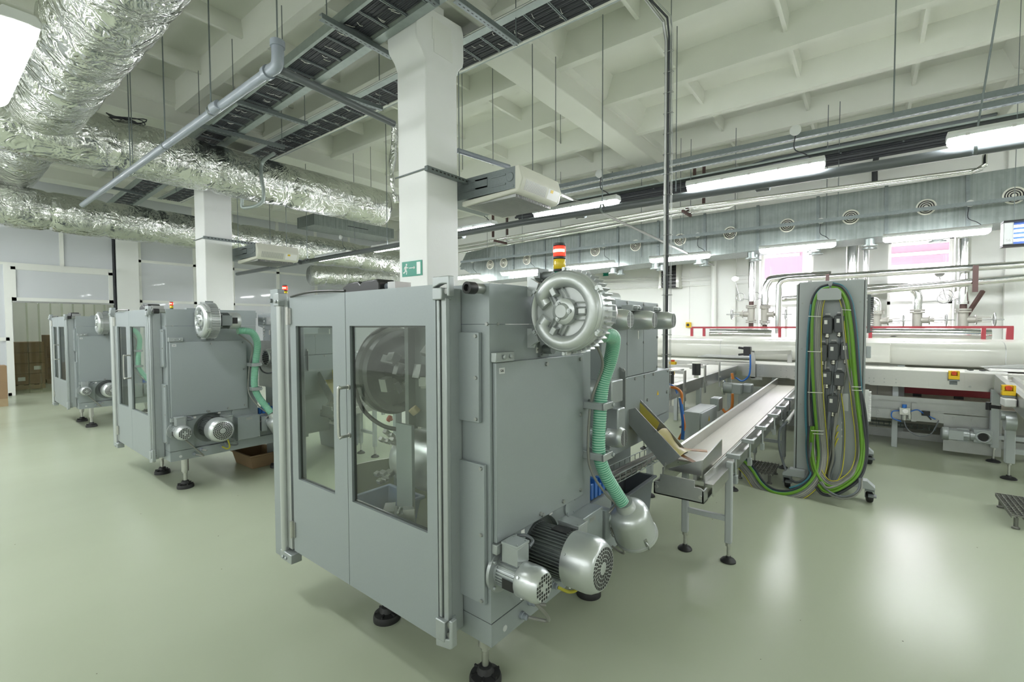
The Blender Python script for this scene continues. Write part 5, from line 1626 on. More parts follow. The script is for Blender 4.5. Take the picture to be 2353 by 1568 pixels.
# ------------------------------------------------------------------ conveyors
def pad_foot(bmr, bms, x, y, ztop, r=.05):
    cyl(bms, (x, y, .03), (x, y, ztop), .011, None, 10); cyl(bms, (x, y, ztop - .02), (x, y, ztop), .02, None, 6)
    lathe(bmr, [(r, 0), (r, .008), (r * .8, .02), (r * .35, .028), (r * .3, .04)], (x, y, 0), (0, 0, 1), 26)
def leg(T, x, y, top, w=.045, rf=.05, chamfer=True, zlow=.13):
    bm = nb(); box(bm, x - w / 2, x + w / 2, y - w / 2, y + w / 2, zlow, top)
    L = build('leg', bm, M_pgrey, T, bev=.008)
    b1, b2 = nb(), nb(); pad_foot(b1, b2, x, y, zlow, rf)
    build('foot_spindle', b2, M_steel, L); build('foot_pad', b1, M_black, L)
    return L
# infeed belt conveyor in front
BCV = T = thing('belt_conveyor', 'narrow belt conveyor on pad feet leading from the chute to the cross conveyor', 'conveyor')
X0, X1, YA, YB = -1.06, -.79, 2.9, 7.75
def zb_(y): return .70 + .05 * min(1, max(0, (y - YA) / 4))
bm = nb()
n = 12
for i in range(n):
    ya, yb2 = YA + .35 + (YB - YA - .35) * i / n, YA + .35 + (YB - YA - .35) * (i + 1) / n
    obox(bm, ((X0 + X1) / 2, ya, zb_(ya)), ((X0 + X1) / 2, yb2, zb_(yb2)), X1 - X0 - .03, .012, ext=.001)
build('belt', bm, M_belt2, T)
bm = nb(); obox(bm, (X0 + .02, YA + .36, zb_(YA) + .035), (X0 + .02, YB, zb_(YB) + .045), .006, .11); obox(bm, (X0 + .015, YA + .36, zb_(YA) + .09), (X0 + .015, YB, zb_(YB) + .10), .022, .006)
build('side_guard', bm, M_steel, T)
bm = nb()
obox(bm, (X1 - .004, YA + .1, zb_(YA) - .055), (X1 - .004, YB, zb_(YB) - .055), .006, .13); obox(bm, (X1 + .02, YA + .1, zb_(YA) - .045), (X1 + .02, YB, zb_(YB) - .045), .05, .006); obox(bm, (X1 + .045, YA + .1, zb_(YA) - .08), (X1 + .045, YB, zb_(YB) - .08), .006, .075)
obox(bm, (X0 + .004, YA + .1, zb_(YA) - .055), (X0 + .004, YB, zb_(YB) - .055), .006, .13)
obox(bm, (X1 + .0, YA + .3, zb_(YA) + .003), (X1 + .0, YB, zb_(YB) + .008), .02, .006)
build('side_channel', bm, M_steel, T)
bm = nb()
prism(bm, [(X0 - .02, .562), (X0 - .02, .64), (X0 + .02, .645), (X0 + .02, .695), (X1 - .035, .695), (X1 - .035, .655), (X1 + .0, .655), (X1 + .02, .64), (X1 + .02, .562)], 'Y', YA, YA + .012)
box(bm, X1 + .008, X1 + .02, YA, YA + .09, .562, .64); box(bm, X0 - .02, X0 - .008, YA, YA + .3, .562, .64); box(bm, X0 - .02, X1 + .02, YA, YA + .3, .562, .572)
HB = build('end_housing', bm, M_dull, T, bev=.002)
bm = nb(); cyl(bm, (X0 + .0, YA, .61), (X0 + .0, YA - .006, .61), .011, None, 12); cyl(bm, (X1 + .0, YA, .60), (X1 + .0, YA - .006, .60), .011, None, 12); build('end_screw', bm, M_steel, HB)
bm = nb()
prism(bm, [(YA + .05, .695), (YA + .10, .745), (YA + .42, .77), (YA + .42, .695)], 'X', X0 + .02, X0 + .028)
prism(bm, [(YA + .14, .66), (YA + .14, .79), (YA + .62, .83), (YA + .62, .70)], 'X', X1 - .03, X1 - .024)
prism(bm, [(X0 + .03, .69), (X0 + .03, .70), (X1 - .03, .79), (X1 - .03, .69)], 'Y', YA + .13, YA + .138)
build('inlet_side_plate', bm, M_steel, T)
bm = nb()
for y in (3.55, 4.05, 4.6, 5.25, 5.75, 6.4):
    z = zb_(y); box(bm, X1 + .0, X1 + .09, y - .018, y + .018, z - .012, z + .018); cyl(bm, (X1 + .06, y, z - .15), (X1 + .06, y, z - .01), .008, None, 10); box(bm, X1 + .045, X1 + .075, y - .02, y + .02, z - .19, z - .13)
    box(bm, X0 - .07, X0 + .0, y - .015, y + .015, z - .012, z + .01)
build('guide_clamp', bm, M_paint2, T, bev=.003)
for y in (3.43, 6.05):
    for x in (-1.04, -.745):
        leg(T, x, y, .60 if x < -.9 else .70)
    bm = nb(); obox(bm, (-1.04, y, .30), (-.745, y, .30), .035, .035); build('leg_stretcher', bm, M_pgrey, T, bev=.004)
for y in (4.95,):
    leg(T, -1.04, y, .62)
bm = nb(); cyl(bm, (-.66, 5.6, .62), (-.66, 7.9, .66), .022, None, 18); build('cable_tube', bm, M_tie, T)
# power leads of the conveyor
bm = nb(); tube(bm, [(-.66, 5.62, .62), (-.68, 5.5, .60), (-.70, 5.4, .56), (-.70, 5.38, .40), (-.66, 5.40, .22), (-.60, 5.36, .10), (-.52, 5.30, .09), (-.44, 5.28, .2), (-.42, 5.30, .5)], .012, 8, sub=6)
tag(build('power_lead', bm, M_lcable), 'grey lead hanging from the pale tube of the belt conveyor towards the cabinet', 'cable')

# cross conveyors along the oven
YC = 7.9
T = thing('cross_conveyor', 'upper cross conveyor with white belt in front of the oven', 'conveyor')
bm = nb(); box(bm, -3.4, 2.6, YC + .01, YO - .10, 1.028, 1.040); build('belt', bm, M_belt, T)
bm = nb(); box(bm, -3.4, -1.55, YC, YC + .012, .92, 1.028); box(bm, -1.55, -.9, YC, YC + .012, .845, 1.030); box(bm, -.9, .02, YC - .002, YC + .012, .83, 1.030); box(bm, .02, 1.24, YC, YC + .012, .82, 1.026)
for x in (-1.25, -.9, -.2, .28, .62, .95): box(bm, x - .002, x + .002, YC - .004, YC, .84, 1.028)
box(bm, -3.4, 2.6, YC - .004, YC + .03, 1.024, 1.034); SPn = build('side_plate', bm, M_steel, T)
bm = nb()
for x in (.0, .05, .16, .28):
    for z in (.87, .915): screw(bm, (x + .02, YC, z), (0, -1, 0), .008, .006)
for x in (-1.45, -1.3, -1.02, -.95, -.85, -.6):
    for z in (.87, .96, 1.0): screw(bm, (x, YC - .002, z), (0, -1, 0), .007, .006)
screw(bm, (1.0, YC, .87), (0, -1, 0), .012, .006)
build('plate_bolt', bm, M_dull, SPn)
for x in (-1.12, .30, -2.6):
    bm = nb(); box(bm, x - .03, x + .03, YC + .08, YC + .14, .0, .84); build('leg', bm, M_pgrey, T, bev=.004)
bm = nb()
for dx in (.0, .105): cyl(bm, (1.01 + dx, YC + .1, 1.04), (1.01 + dx, YC + .1, 1.065), .012); cyl(bm, (1.01 + dx, YC + .1, 1.065), (1.01 + dx, YC + .1, 1.075), .03, None, 16)
build('clamp_knob', bm, M_black, T)
bm = nb(); box(bm, .96, 1.32, YC + .03, YC + .10, 1.035, 1.062); box(bm, 1.2, 2.2, YC + .2, YO - .12, 1.06, 1.085); build('transfer_plate', bm, M_label, T)
bm = nb(); prism(bm, [(1.15, 1.09), (1.5, 1.13), (2.6, 1.13), (2.6, 1.09)], 'Y', YC + .35, YO - .14); build('cover_strip', bm, M_dull, T)
def estop(parent, p, d='Y'):
    x, y, z = p
    bm = nb(); box(bm, x - .05, x + .05, y - .06, y, z - .03, z + .015); box(bm, x - .05, x - .03, y - .06, y, z + .015, z + .075); box(bm, x + .03, x + .05, y - .06, y, z + .015, z + .075); box(bm, x - .05, x + .05, y - .02, y, z + .015, z + .075)
    E_ = build('stop_box', bm, M_ystop, parent, bev=.004)
    bm = nb(); cyl(bm, (x, y - .05, z + .045), (x, y - .02, z + .045), .024, None, 18); build('stop_button', bm, M_redbtn, E_)
    bm = nb(); box(bm, x - .05, x + .05, y - .055, y - .002, z - .05, z - .031); box(bm, x - .035, x + .035, y - .012, y, z - .10, z - .05); build('stop_base', bm, M_dkpaint, E_)
    return E_
q = at(2191, 866, 'Y', YC); estop(T, (q.x, YC - .003, q.z))

T = thing('lower_conveyor', 'lower cross conveyor with gear motor, under the white cross conveyor', 'conveyor')
bm = nb(); box(bm, -1.6, 2.4, YC + .05, YO + .45, .60, .612); build('belt', bm, M_belt2, T)
bm = nb(); box(bm, -1.6, 1.27, YC - .0, YC + .012, .635, .69); box(bm, -1.6, 1.27, YC + .02, YC + .03, .53, .64); box(bm, -1.6, 1.27, YC, YC + .05, .52, .532); build('side_guard', bm, M_dull, T)
bm = nb(); box(bm, -1.6, .77, YC - .004, YC + .008, .39, .518); box(bm, .77, 1.28, YC - .008, YC + .006, .05, .51); build('side_plate', bm, M_dull, T)
bm = nb()
for p in ((.86, .47), (1.03, .465), (1.2, .455), (.12, .43), (.12, .47)): screw(bm, (p[0], YC - .008, p[1]), (0, -1, 0), .015, .008)
build('plate_bolt', bm, M_dull, T)
bm = nb(); box(bm, .46, .51, YC - .02, YC, .38, .62); build('plate_splice', bm, M_dull, T)
for x in (-1.3, .0, 2.2): 
    bm = nb(); box(bm, x - .03, x + .03, YC + .3, YC + .36, 0, .39); build('leg', bm, M_pgrey, T)
c = at(2190, 998, 'Y', YC - .12); zc_ = c.z
GM = thing('gear_motor', 'grey gear motor bolted to the plate of the lower conveyor', 'motor', (0, 0, 0))
bpy.data.objects.remove(GM)
bm = nb(); lathe(bm, [(.05, 0), (.075, .01), (.08, .03), (.08, .07), (.072, .075), (.072, .25), (.06, .26), (.06, .30)], (.735, YC - .12, zc_), (1, 0, 0), 28)
for k in range(14):
    R = Matrix.Translation((0, YC - .12, zc_)) @ Matrix.Rotation(2 * PI * k / 14, 4, 'X'); box(bm, .88, .98, .068, .08, -.002, .002, R)
box(bm, .80, .93, YC - .21, YC - .05, zc_ - .05, zc_ + .06)
GMo = build('gear_motor', bm, M_paint2, T)
bm = nb(); box(bm, 1.02, 1.18, YC - .17, YC - .01, zc_ - .07, zc_ + .09); lathe(bm, [(.065, 0), (.07, .004), (.07, .03), (.05, .034), (.05, .02), (.03, .02)], (1.10, YC - .17, zc_ + .01), (0, -1, 0), 30, cap=False); obox(bm, (1.18, YC - .05, zc_ + .03), (1.27, YC - .05, zc_ + .02), .02, .05, up=(0, 0, 1)); build('gearbox', bm, M_paint2, GMo, bev=.008)
bm = nb(); cyl(bm, (1.10, YC - .175, zc_ + .01), (1.10, YC - .192, zc_ + .01), .046, None, 24); build('gearbox_bore', bm, M_text, GMo)
c = at(2078, 945, 'Y', YC - .05)
bm = nb(); box(bm, c.x - .05, c.x + .06, YC - .06, YC - .004, c.z - .05, c.z + .04); cyl(bm, (c.x, YC - .04, c.z - .12), (c.x, YC - .04, c.z - .05), .028, None, 16); cyl(bm, (c.x + .05, YC - .04, c.z - .10), (c.x + .05, YC - .04, c.z - .03), .022, None, 16); FR = build('air_regulator', bm, M_steel, T, bev=.003)
bm = nb(); cyl(bm, (c.x, YC - .04, c.z + .04), (c.x, YC - .04, c.z + .085), .024, None, 16); build('regulator_knob', bm, M_blue, FR)
bm = nb(); lathe(bm, [(.028, 0), (.03, .01), (.026, .014), (0, .0142)], (c.x + .01, YC - .06, c.z + .0), (0, -1, 0), 20); build('pressure_gauge', bm, M_label, FR)
bm = nb(); tube(bm, [(c.x - .05, YC - .05, c.z), (c.x - .12, YC - .06, c.z - .02), (c.x - .12, YC - .06, c.z - .10), (c.x - .03, YC - .05, c.z - .14)], .007, 8, sub=6)
tube(bm, [(c.x + .06, YC - .05, c.z), (c.x + .13, YC - .06, c.z + .03), (c.x + .20, YC - .06, c.z - .02), (c.x + .30, YC - .06, c.z - .07)], .007, 8, sub=6); build('air_hose', bm, M_blue, FR)
bm = nb(); tube(bm, [(c.x, YC - .04, c.z - .12), (c.x + .03, YC - .06, c.z - .22), (c.x + .13, YC - .07, c.z - .30), (c.x + .25, YC - .07, c.z - .27), (c.x + .31, YC - .06, c.z - .15), (c.x + .33, YC - .05, c.z - .08)], .006, 8, sub=6); build('motor_lead', bm, M_lcable, FR)
bm = nb(); box(bm, c.x + .17, c.x + .25, YC - .05, YC - .005, c.z - .04, c.z + .02); cyl(bm, (c.x + .21, YC - .07, c.z - .01), (c.x + .21, YC - .05, c.z - .01), .026, None, 16); obox(bm, (c.x + .21, YC - .065, c.z - .01), (c.x + .26, YC - .065, c.z - .08), .012, .016); build('shut_off_valve', bm, M_black, FR)
# wire basket tray crossing behind
bm = nb()
a, b = at(1905, 952, 'Y', 8.5), at(2140, 985, 'Y', 8.5)
a, b = V((-1.6, 8.45, .20)), V((.75, 8.45, .20))
for z in (0, .05):
    for y in (-.06, 0, .06): tube(bm, [a + V((0, y, z)), b + V((0, y, z))], .004, 5)
k = 0
while k < 2.35: tube(bm, [a + V((k, -.06, .05)), a + V((k, -.06, 0)), a + V((k, .06, 0)), a + V((k, .06, .05))], .004, 5); k += .06
T2 = build('wire_basket_tray', bm, M_galv2); tag(T2, 'wire basket cable tray low behind the cabinet and the lower conveyor', 'cable tray')

# right hand gate conveyor
T = thing('gate_conveyor', 'sloping gate conveyor on chamfered legs, cut by the picture edge', 'conveyor')
A, B = at(2287, 862, 'X', 1.2), at(2353, 917, 'X', 1.2)
d = (B - A); B2 = A + d * 1.5
bm = nb(); obox(bm, A + V((0, 0, -.09)), B2 + V((0, 0, -.09)), .012, .18); obox(bm, A + V((.55, 0, -.09)), B2 + V((.55, 0, -.09)), .012, .18); obox(bm, A + V((.02, 0, .0)), B2 + V((.02, 0, 0)), .05, .008); build('side_plate', bm, M_steel, T)
bm = nb(); obox(bm, A + V((.28, 0, -.01)), B2 + V((.28, 0, -.01)), .50, .012); build('belt', bm, M_belt, T)
bm = nb(); obox(bm, A + d * .25 + V((.10, 0, .02)), B2 + V((.10, 0, .02)), .04, .05); obox(bm, A + d * .25 + V((.05, 0, .03)), A + d * .25 + V((.6, 0, .03)), .04, .04); build('guide_frame', bm, M_steel, T)
for y in (7.82, 7.05):
    for x in (1.205, 1.78): leg(T, x, y, .86 if y > 7.5 else .70, .075, .065, zlow=.17)
    bm = nb(); obox(bm, (1.24, y, .30), (1.75, y, .30), .05, .05); build('leg_stretcher', bm, M_pgrey, T)
q = at(2325, 902, 'X', 1.17)
estop(T, (q.x - .03, q.y, q.z))
bm = nb(); box(bm, 1.10, 1.19, q.y - .12, q.y + .08, q.z - .14, q.z - .055); SM = build('switch_box', bm, M_label, T, bev=.012)
bm = nb(); cyl(bm, (1.12, q.y - .02, q.z - .30), (1.2, q.y - .02, q.z - .30), .09, None, 26); cyl(bm, (1.09, q.y - .02, q.z - .24), (1.2, q.y - .02, q.z - .24), .05, None, 20); build('drive_motor', bm, M_paint2, T)
bm = nb(); obox(bm, (1.10, q.y + .05, q.z - .17), (1.02, q.y + .10, q.z - .17), .035, .035); cyl(bm, (1.02, q.y + .10, q.z - .21), (1.02, q.y + .10, q.z - .13), .022, None, 12); build('crank_handle', bm, M_black, T)

# left hand transfer conveyor with gantries
T = thing('transfer_conveyor', 'transfer conveyor with stainless gantries and sensors behind the control box', 'conveyor')
XR, XL = -1.62, -2.35
bm = nb(); box(bm, XR - .012, XR, 4.0, YC - .05, .86, 1.0); box(bm, XL, XL + .012, 4.0, YC - .05, .86, 1.0); box(bm, XR - .04, XR + .02, 4.0, YC - .05, .995, 1.003); build('side_plate', bm, M_steel, T)
bm = nb(); box(bm, XL + .02, XR - .03, 4.0, YC - .03, .985, .998); build('belt', bm, M_belt, T)
for y in (4.3, 5.9, 7.5):
    for x in (XR - .02, XL + .02): leg(T, x, y, .87, .055)
for i, y in enumerate((4.5, 5.2, 6.0, 6.7)):
    bm = nb(); obox(bm, (XR + .025, y, .80), (XR + .025, y, 1.14), .012, .07, up=(0, 1, 0)); obox(bm, (XR + .02, y, 1.12), (XL - .03, y, 1.12), .035, .035); obox(bm, (XL - .03, y, .9), (XL - .03, y, 1.14), .012, .05, up=(0, 1, 0))
    obox(bm, (XR - .15, y, 1.10), (XR - .15, y + .5, 1.10), .025, .025)
    for k in range(2): cyl(bm, (XR + .03, y - .02 + .04 * k, .93), (XR + .045, y - .02 + .04 * k, .93), .012, None, 8)
    build('gantry', bm, M_steel, T)
for (x, y, y1) in ((1600, 862, 5.0), (1538, 882, 4.35)):
    c = at(x, y, 'Y', y1)
    bm = nb(); cyl(bm, c, c + V((0, 0, .12)), .042, None, 24); S = build('sensor_drum', bm, M_blackp, T)
    bm = nb(); cyl(bm, c + V((0, 0, .12)), c + V((0, 0, .128)), .043, None, 24); cyl(bm, c + V((0, 0, -.03)), c, .025, None, 16); build('drum_cap', bm, M_tie, S)
for (x, y, y1) in ((1546, 834, 5.6), (1539, 857, 4.6)):
    c = at(x, y, 'Y', y1); bm = nb(); box(bm, c.x - .04, c.x + .04, c.y - .03, c.y + .03, c.z - .02, c.z + .015); e_ = build('stop_box', bm, M_ystop, T, bev=.004)
    bm = nb(); cyl(bm, c + V((0, 0, .015)), c + V((0, 0, .035)), .022, None, 16); build('stop_button', bm, M_redbtn, e_)
def px(pts, ax, v): return [at(x, y, ax, v) for x, y in pts]
bm = nb(); tube(bm, px([(1540, 890), (1555, 893), (1566, 905), (1566, 930), (1570, 960), (1572, 985), (1560, 1010)], 'Y', 4.15), .012, 8, sub=6); tube(bm, px([(1683, 905), (1683, 925), (1680, 940), (1668, 948), (1660, 940)], 'Y', 6.0), .016, 8, sub=6); tube(bm, px([(1682, 858), (1684, 872)], 'Y', 6.3), .016, 8); build('orange_cable', bm, M_orange, T)
bm = nb(); tube(bm, px([(1535, 882), (1550, 890), (1556, 905)], 'Y', 4.2), .008, 8, sub=6); tube(bm, px([(1563, 915), (1567, 945), (1570, 975), (1568, 1010)], 'Y', 4.15), .016, 8, sub=6); tube(bm, px([(1724, 815), (1724, 845), (1720, 865), (1705, 876), (1690, 868)], 'Y', 7.4), .012, 8, sub=6); build('blue_hose', bm, M_blue, T)
c = at(1690, 892, 'X', -1.45)
bm = nb(); cyl(bm, c + V((-.14, -.05, 0)), c + V((.06, -.05, 0)), .075, None, 24); box(bm, c.x - .02, c.x + .10, c.y - .14, c.y + .0, c.z - .07, c.z + .07); box(bm, c.x + .08, c.x + .20, c.y + .0, c.y + .16, c.z - .06, c.z + .06); build('gear_motor', bm, M_paint2, T, bev=.012)
bm = nb(); lathe(bm, [(.10, 0), (.10, .02), (.06, .03)], c + V((-.15, -.05, 0)), (1, 0, 0), 26); build('motor_flange', bm, M_chrome, T)
c = at(1655, 925, 'X', -1.35)
bm = nb(); box(bm, c.x - .10, c.x, c.y - .06, c.y + .12, c.z - .10, c.z + .05); build('junction_box', bm, M_paint2, T, bev=.01)
# sensor gantry on the cross conveyor
A = at(1731, 850, 'Y', YC - .03)
T2 = thing('sensor_gantry', 'stainless sensor gantry with black box standing over the cross conveyor', 'gantry', (A.x, YC - .03, .80))
bm = nb(); box(bm, -.03, .03, -.02, .0, .02, .42); obox(bm, (0, -.01, .41), (.42, .52, .41), .05, .06); box(bm, .39, .45, .50, .52, .22, .42); box(bm, -.03, .13, -.02, .0, .0, .04); build('gantry_frame', bm, M_steel, T2)
bm = nb(); box(bm, -.14, -.04, -.02, .08, .36, .50); cyl(bm, (-.14, .03, .47), (-.22, .03, .48), .018, None, 12); cyl(bm, (-.14, .03, .38), (-.22, .03, .37), .016, None, 12); build('sensor_head', bm, M_blackp, T2, bev=.006)
bm = nb(); cyl(bm, (-.9, .30, .30), (-.02, .30, .30), .012, None, 10); prism(bm, [(-.85, .31), (-.80, .335), (-.1, .335), (-.05, .31)], 'Y', .15, .45); build('hold_down_bar', bm, M_dull, T2)
# control box
c = at(1613, 950, 'X', -1.30)
T = thing('control_box', 'grey control box with door handle standing behind the belt conveyor', 'control box', (c.x, c.y, 0))
dY = at(1648, 926, 'X', -1.30).y - c.y; wX = c.x - at(1570, 945, 'Y', c.y).x; zt2 = c.z
bm = nb(); box(bm, -wX, -.02, 0, dY, zt2 - .42, zt2); build('box_body', bm, M_pgrey, T, bev=.006)
bm = nb(); box(bm, -.018, 0, .005, dY - .005, zt2 - .415, zt2 - .005); DD = build('box_door', bm, M_pgrey, T, bev=.004)
bm = nb(); cyl(bm, (0, dY * .85, zt2 - .15), (.012, dY * .85, zt2 - .15), .018, None, 14); obox(bm, (.004, dY * .85, zt2 - .13), (.004, dY * .85, zt2 - .18), .012, .012); build('door_handle', bm, M_dull, DD)
bm = nb(); A_ = (dY * .45, zt2 - .12); prism(bm, [(A_[0] - .03, A_[1]), (A_[0] + .03, A_[1]), (A_[0], A_[1] + .055)], 'X', 0, .001); build('warning_sticker', bm, M_ystop, DD)
bm = nb(); box(bm, -wX * .8, -wX * .6, dY * .4, dY * .6, 0, zt2 - .42); box(bm, -wX * .3, -wX * .1, dY * .4, dY * .6, 0, zt2 - .42); build('box_stand', bm, M_dull, T)

# ------------------------------------------------------------------ feeder tower with three motors, chute
XT = -1.30
FT = T = thing('feeder_tower', 'grey feeder tower with three silver motors in a row, behind the front machine', 'machine')
bm = nb(); box(bm, XT - .55, XT, 2.60, 3.56, 1.292, 1.812)
U = build('upper_cabinet', bm, M_paint, T, bev=.003)
bm = nb(); box(bm, XT - .55, XT + .006, 2.70, 3.81, .93, 1.288); prism(bm, [(2.70, .94), (2.70, .80), (3.45, .80), (3.81, .875), (3.81, .94)], 'X', XT - .55, XT + .006)
Lc = build('lower_cabinet', bm, M_paint, T, bev=.003)
bm = nb()
for y in (2.98, 3.27): box(bm, XT, XT + .0012, y - .002, y + .002, 1.295, 1.81)
box(bm, XT + .006, XT + .0072, 3.27, 3.274, .88, 1.286)
build('panel_joint', bm, M_dkpaint, U)
bm = nb()
for y, z in ((2.68, 1.80), (2.98, 1.80), (3.27, 1.795), (3.54, 1.79), (2.98, 1.52), (3.27, 1.52), (3.54, 1.55), (3.54, 1.32)): screw(bm, (XT, y, z), (1, 0, 0), .010, .006)
for y, z in ((3.1, 1.27), (3.27, 1.27), (3.45, 1.27), (3.77, 1.27), (3.33, 1.09), (3.75, 1.10)): screw(bm, (XT + .006, y, z), (1, 0, 0), .012, .008)
build('panel_bolt', bm, M_dull, U)
for y in (2.49, 2.87, 3.235):
    yy = y + .03
    mt = motor(T, 'feeder_motor', (yy, 1.677), XT + .001, .056, .062, .07, .155, 'slots', flange=0)
    bm = nb(); box(bm, XT + .02, XT + .10, yy - .06, yy + .06, 1.735, 1.775)
    for k in range(2): lathe(bm, [(.014, 0), (.014, .02), (.008, .03)], (XT + .10, yy - .04 + .045 * k, 1.755), (1, -.2, 0), 12)
    lathe(bm, [(.012, 0), (.012, .03)], (XT + .06, yy + .06, 1.755), (0, 1, 0), 12)
    build('terminal_box', bm, M_paint2, mt, bev=.004)
    bm = nb(); box(bm, XT, XT + .0012, yy - .10, yy - .085, 1.545, 1.605); build('marker_strip', bm, M_label, mt)
bm = nb(); prism(bm, [(3.53, 1.10), (3.57, 1.10), (3.55, 1.135)], 'X', XT + .006, XT + .0075); build('warning_sticker', bm, M_ystop, Lc)
bm = nb(); box(bm, XT - .50, XT - .35, 3.1, 3.24, 1.812, 1.92); A_ = build('valve_head', bm, M_blackp, T, bev=.006)
bm = nb(); cyl(bm, (XT - .38, 3.30, 1.86), (XT - .30, 3.46, 1.85), .05, None, 18); build('valve_canister', bm, M_cowl, A_)
bm = nb(); box(bm, XT - .55, XT - .15, 2.62, 2.95, .25, .80); box(bm, XT - .55, XT - .30, 2.95, 3.75, .25, .80); box(bm, XT - .52, XT - .46, 3.7, 3.76, 0, .26); box(bm, XT - .25, XT - .19, 2.64, 2.70, 0, .26); box(bm, XT - .52, XT - .46, 2.64, 2.7, 0, .26); box(bm, XT - .36, XT - .30, 3.7, 3.76, 0, .26)
build('tower_stand', bm, M_paint, T)
# small motor low on the tower
c = at(1440, 1008, 'X', XT + .12)
motor(T, 'base_motor', (c.y, c.z), XT - .15, .062, .066, .16, .10, 'slots', flange=.0)
# gear unit behind the hose
c = at(1395, 905, 'Y', 2.62)
bm = nb(); cyl(bm, c + V((-.12, 0, 0)), c + V((.03, 0, 0)), .085, None, 28); box(bm, c.x + .02, c.x + .07, c.y - .08, c.y + .08, c.z - .05, c.z + .09); box(bm, c.x - .05, c.x + .05, c.y + .05, c.y + .16, c.z - .28, c.z - .1); build('gear_unit', bm, M_paint2, T, bev=.008)
# wire baskets with cables under the tower
T2 = thing('floor_wire_basket', 'wire basket full of grey cables running under the chute', 'cable tray')
a, b = at(1390, 1110, 'Y', 2.95), at(1545, 1030, 'Y', 4.2)
for nm, dz, m, cnt in (('basket', 0, M_dgalv, 1), ('basket_cable', .012, M_scable, 6)):
    bm = nb(); d = b - a; s = d.normalized().cross(V((0, 0, 1)))
    if nm == 'basket':
        for q in (-.07, -.035, 0, .035, .07): tube(bm, [a + s * q, b + s * q], .004, 5)
        for q in (-.07, .07): tube(bm, [a + s * q + V((0, 0, .06)), b + s * q + V((0, 0, .06))], .004, 5)
        k = 0
        while k < d.length: tube(bm, [a + d.normalized() * k + s * .07 + V((0, 0, .06)), a + d.normalized() * k + s * .07, a + d.normalized() * k - s * .07, a + d.normalized() * k - s * .07 + V((0, 0, .06))], .004, 5); k += .09
        build(nm, bm, m, T2)
    else:
        for q in range(cnt):
            bm = nb(); tube(bm, [a.lerp(b, t) + s * (-.05 + .02 * q + .008 * math.sin(9 * t + q)) + V((0, 0, .015 + .006 * math.sin(7 * t + q * 2))) for t in [k / 12 for k in range(13)]], .009, 6); build('basket_cable', bm, m, T2)
# chute
CHU = T = thing('discharge_chute', 'stainless discharge chute with yellow liner dropping onto the belt conveyor', 'chute')
YN, YFa = 3.00, 3.20
def pxY(pts, Y): return [(at(x, y, 'Y', Y).x, at(x, y, 'Y', Y).z) for x, y in pts]
np_ = pxY([(1421, 947), (1460, 938), (1564, 1050), (1550, 1060), (1526, 1073)], YN)
bm = nb(); prism(bm, np_, 'Y', YN, YN + .004); NS = build('near_side', bm, M_dull, T)
bm = nb(); q = pxY([(1506, 991)], YN)[0]; cyl(bm, (q[0], YN, q[1]), (q[0], YN - .008, q[1]), .012, None, 10); build('plate_bolt', bm, M_steel, NS)
fp_ = pxY([(1437, 882), (1512, 962), (1534, 985), (1581, 1040), (1560, 1052), (1437, 945)], YFa)
bm = nb(); prism(bm, fp_, 'Y', YFa, YFa + .004); build('far_side', bm, M_dull, T)
bm = nb(); prism(bm, [(a_ + .012, b_ - .02) for a_, b_ in pxY([(1440, 890), (1512, 965), (1500, 992), (1440, 962)], YFa)], 'Y', YFa - .004, YFa - .001); build('side_liner', bm, M_pasta, T)
bm = nb(); vs = [bm.verts.new(p) for p in ((np_[0][0], YN + .004, np_[0][1]), (np_[4][0], YN + .004, np_[4][1]), (np_[4][0], YFa, np_[4][1]), (np_[0][0], YFa, np_[0][1]))]
bm.faces.new(vs); bmesh.ops.solidify(bm, geom=bm.faces[:], thickness=.005); build('chute_floor', bm, M_pasta, T)
YH_ = 2.86
hp_ = pxY([(1335, 832), (1402, 829), (1437, 853), (1437, 940), (1395, 918), (1335, 890)], YH_)
bm = nb(); prism(bm, hp_, 'Y', YH_, YH_ + .006); HP = build('hopper_plate', bm, M_dull, T)
bm = nb()
for q in pxY([(1408, 836), (1433, 851)], YH_): screw(bm, (q[0], YH_, q[1]), (0, -1, 0), .012, .01)
build('plate_bolt', bm, M_steel, HP)
def sheet(name, rows, m, t=.003):
    bm = nb(); R = [[bm.verts.new(p) for p in r] for r in rows]
    for A_, B_ in zip(R, R[1:]):
        for i in range(len(A_) - 1): bm.faces.new((A_[i], A_[i + 1], B_[i + 1], B_[i]))
    bmesh.ops.solidify(bm, geom=bm.faces[:], thickness=t)
    return build(name, bm, m, T)
near_l = [at(x, y, 'Y', YN + .01) for x, y in ((1511, 993), (1525, 1006), (1540, 1022), (1553, 1040), (1560, 1052))]
far_l = [at(x, y, 'Y', YFa - .01) for x, y in ((1532, 985), (1541, 996), (1549, 1012), (1562, 1028), (1590, 1036))]
sheet('film_liner', [[a_.lerp(b_, k / 4) + V((0, 0, .012 * math.sin(PI * k / 4))) for k in range(5)] for a_, b_ in zip(near_l, far_l)], M_pasta2)
tip = [at(x, y, 'Y', YFa - .01 + .02 * i) for i, (x, y) in enumerate(((1562, 1028), (1580, 1034), (1602, 1035), (1625, 1037)))]
bm = nb()
for a_, b_ in zip(tip, tip[1:]): obox(bm, a_, b_, .05, .004)
build('liner_tongue', bm, M_brownplate, T)
a = at(1563, 1048, 'Y', YN + .05); b = at(1596, 1066, 'Y', YN + .05)
sheet('brown_flap', [[a, a + V((0, .05, .0))], [b, b + V((0, .05, .0))]], M_brownplate, .008)
bm = nb(); prism(bm, pxY([(1395, 925), (1440, 955), (1428, 985), (1395, 960)], YN + .1), 'Y', YN + .02, YN + .18); build('chute_bracket', bm, M_dkpaint, T)
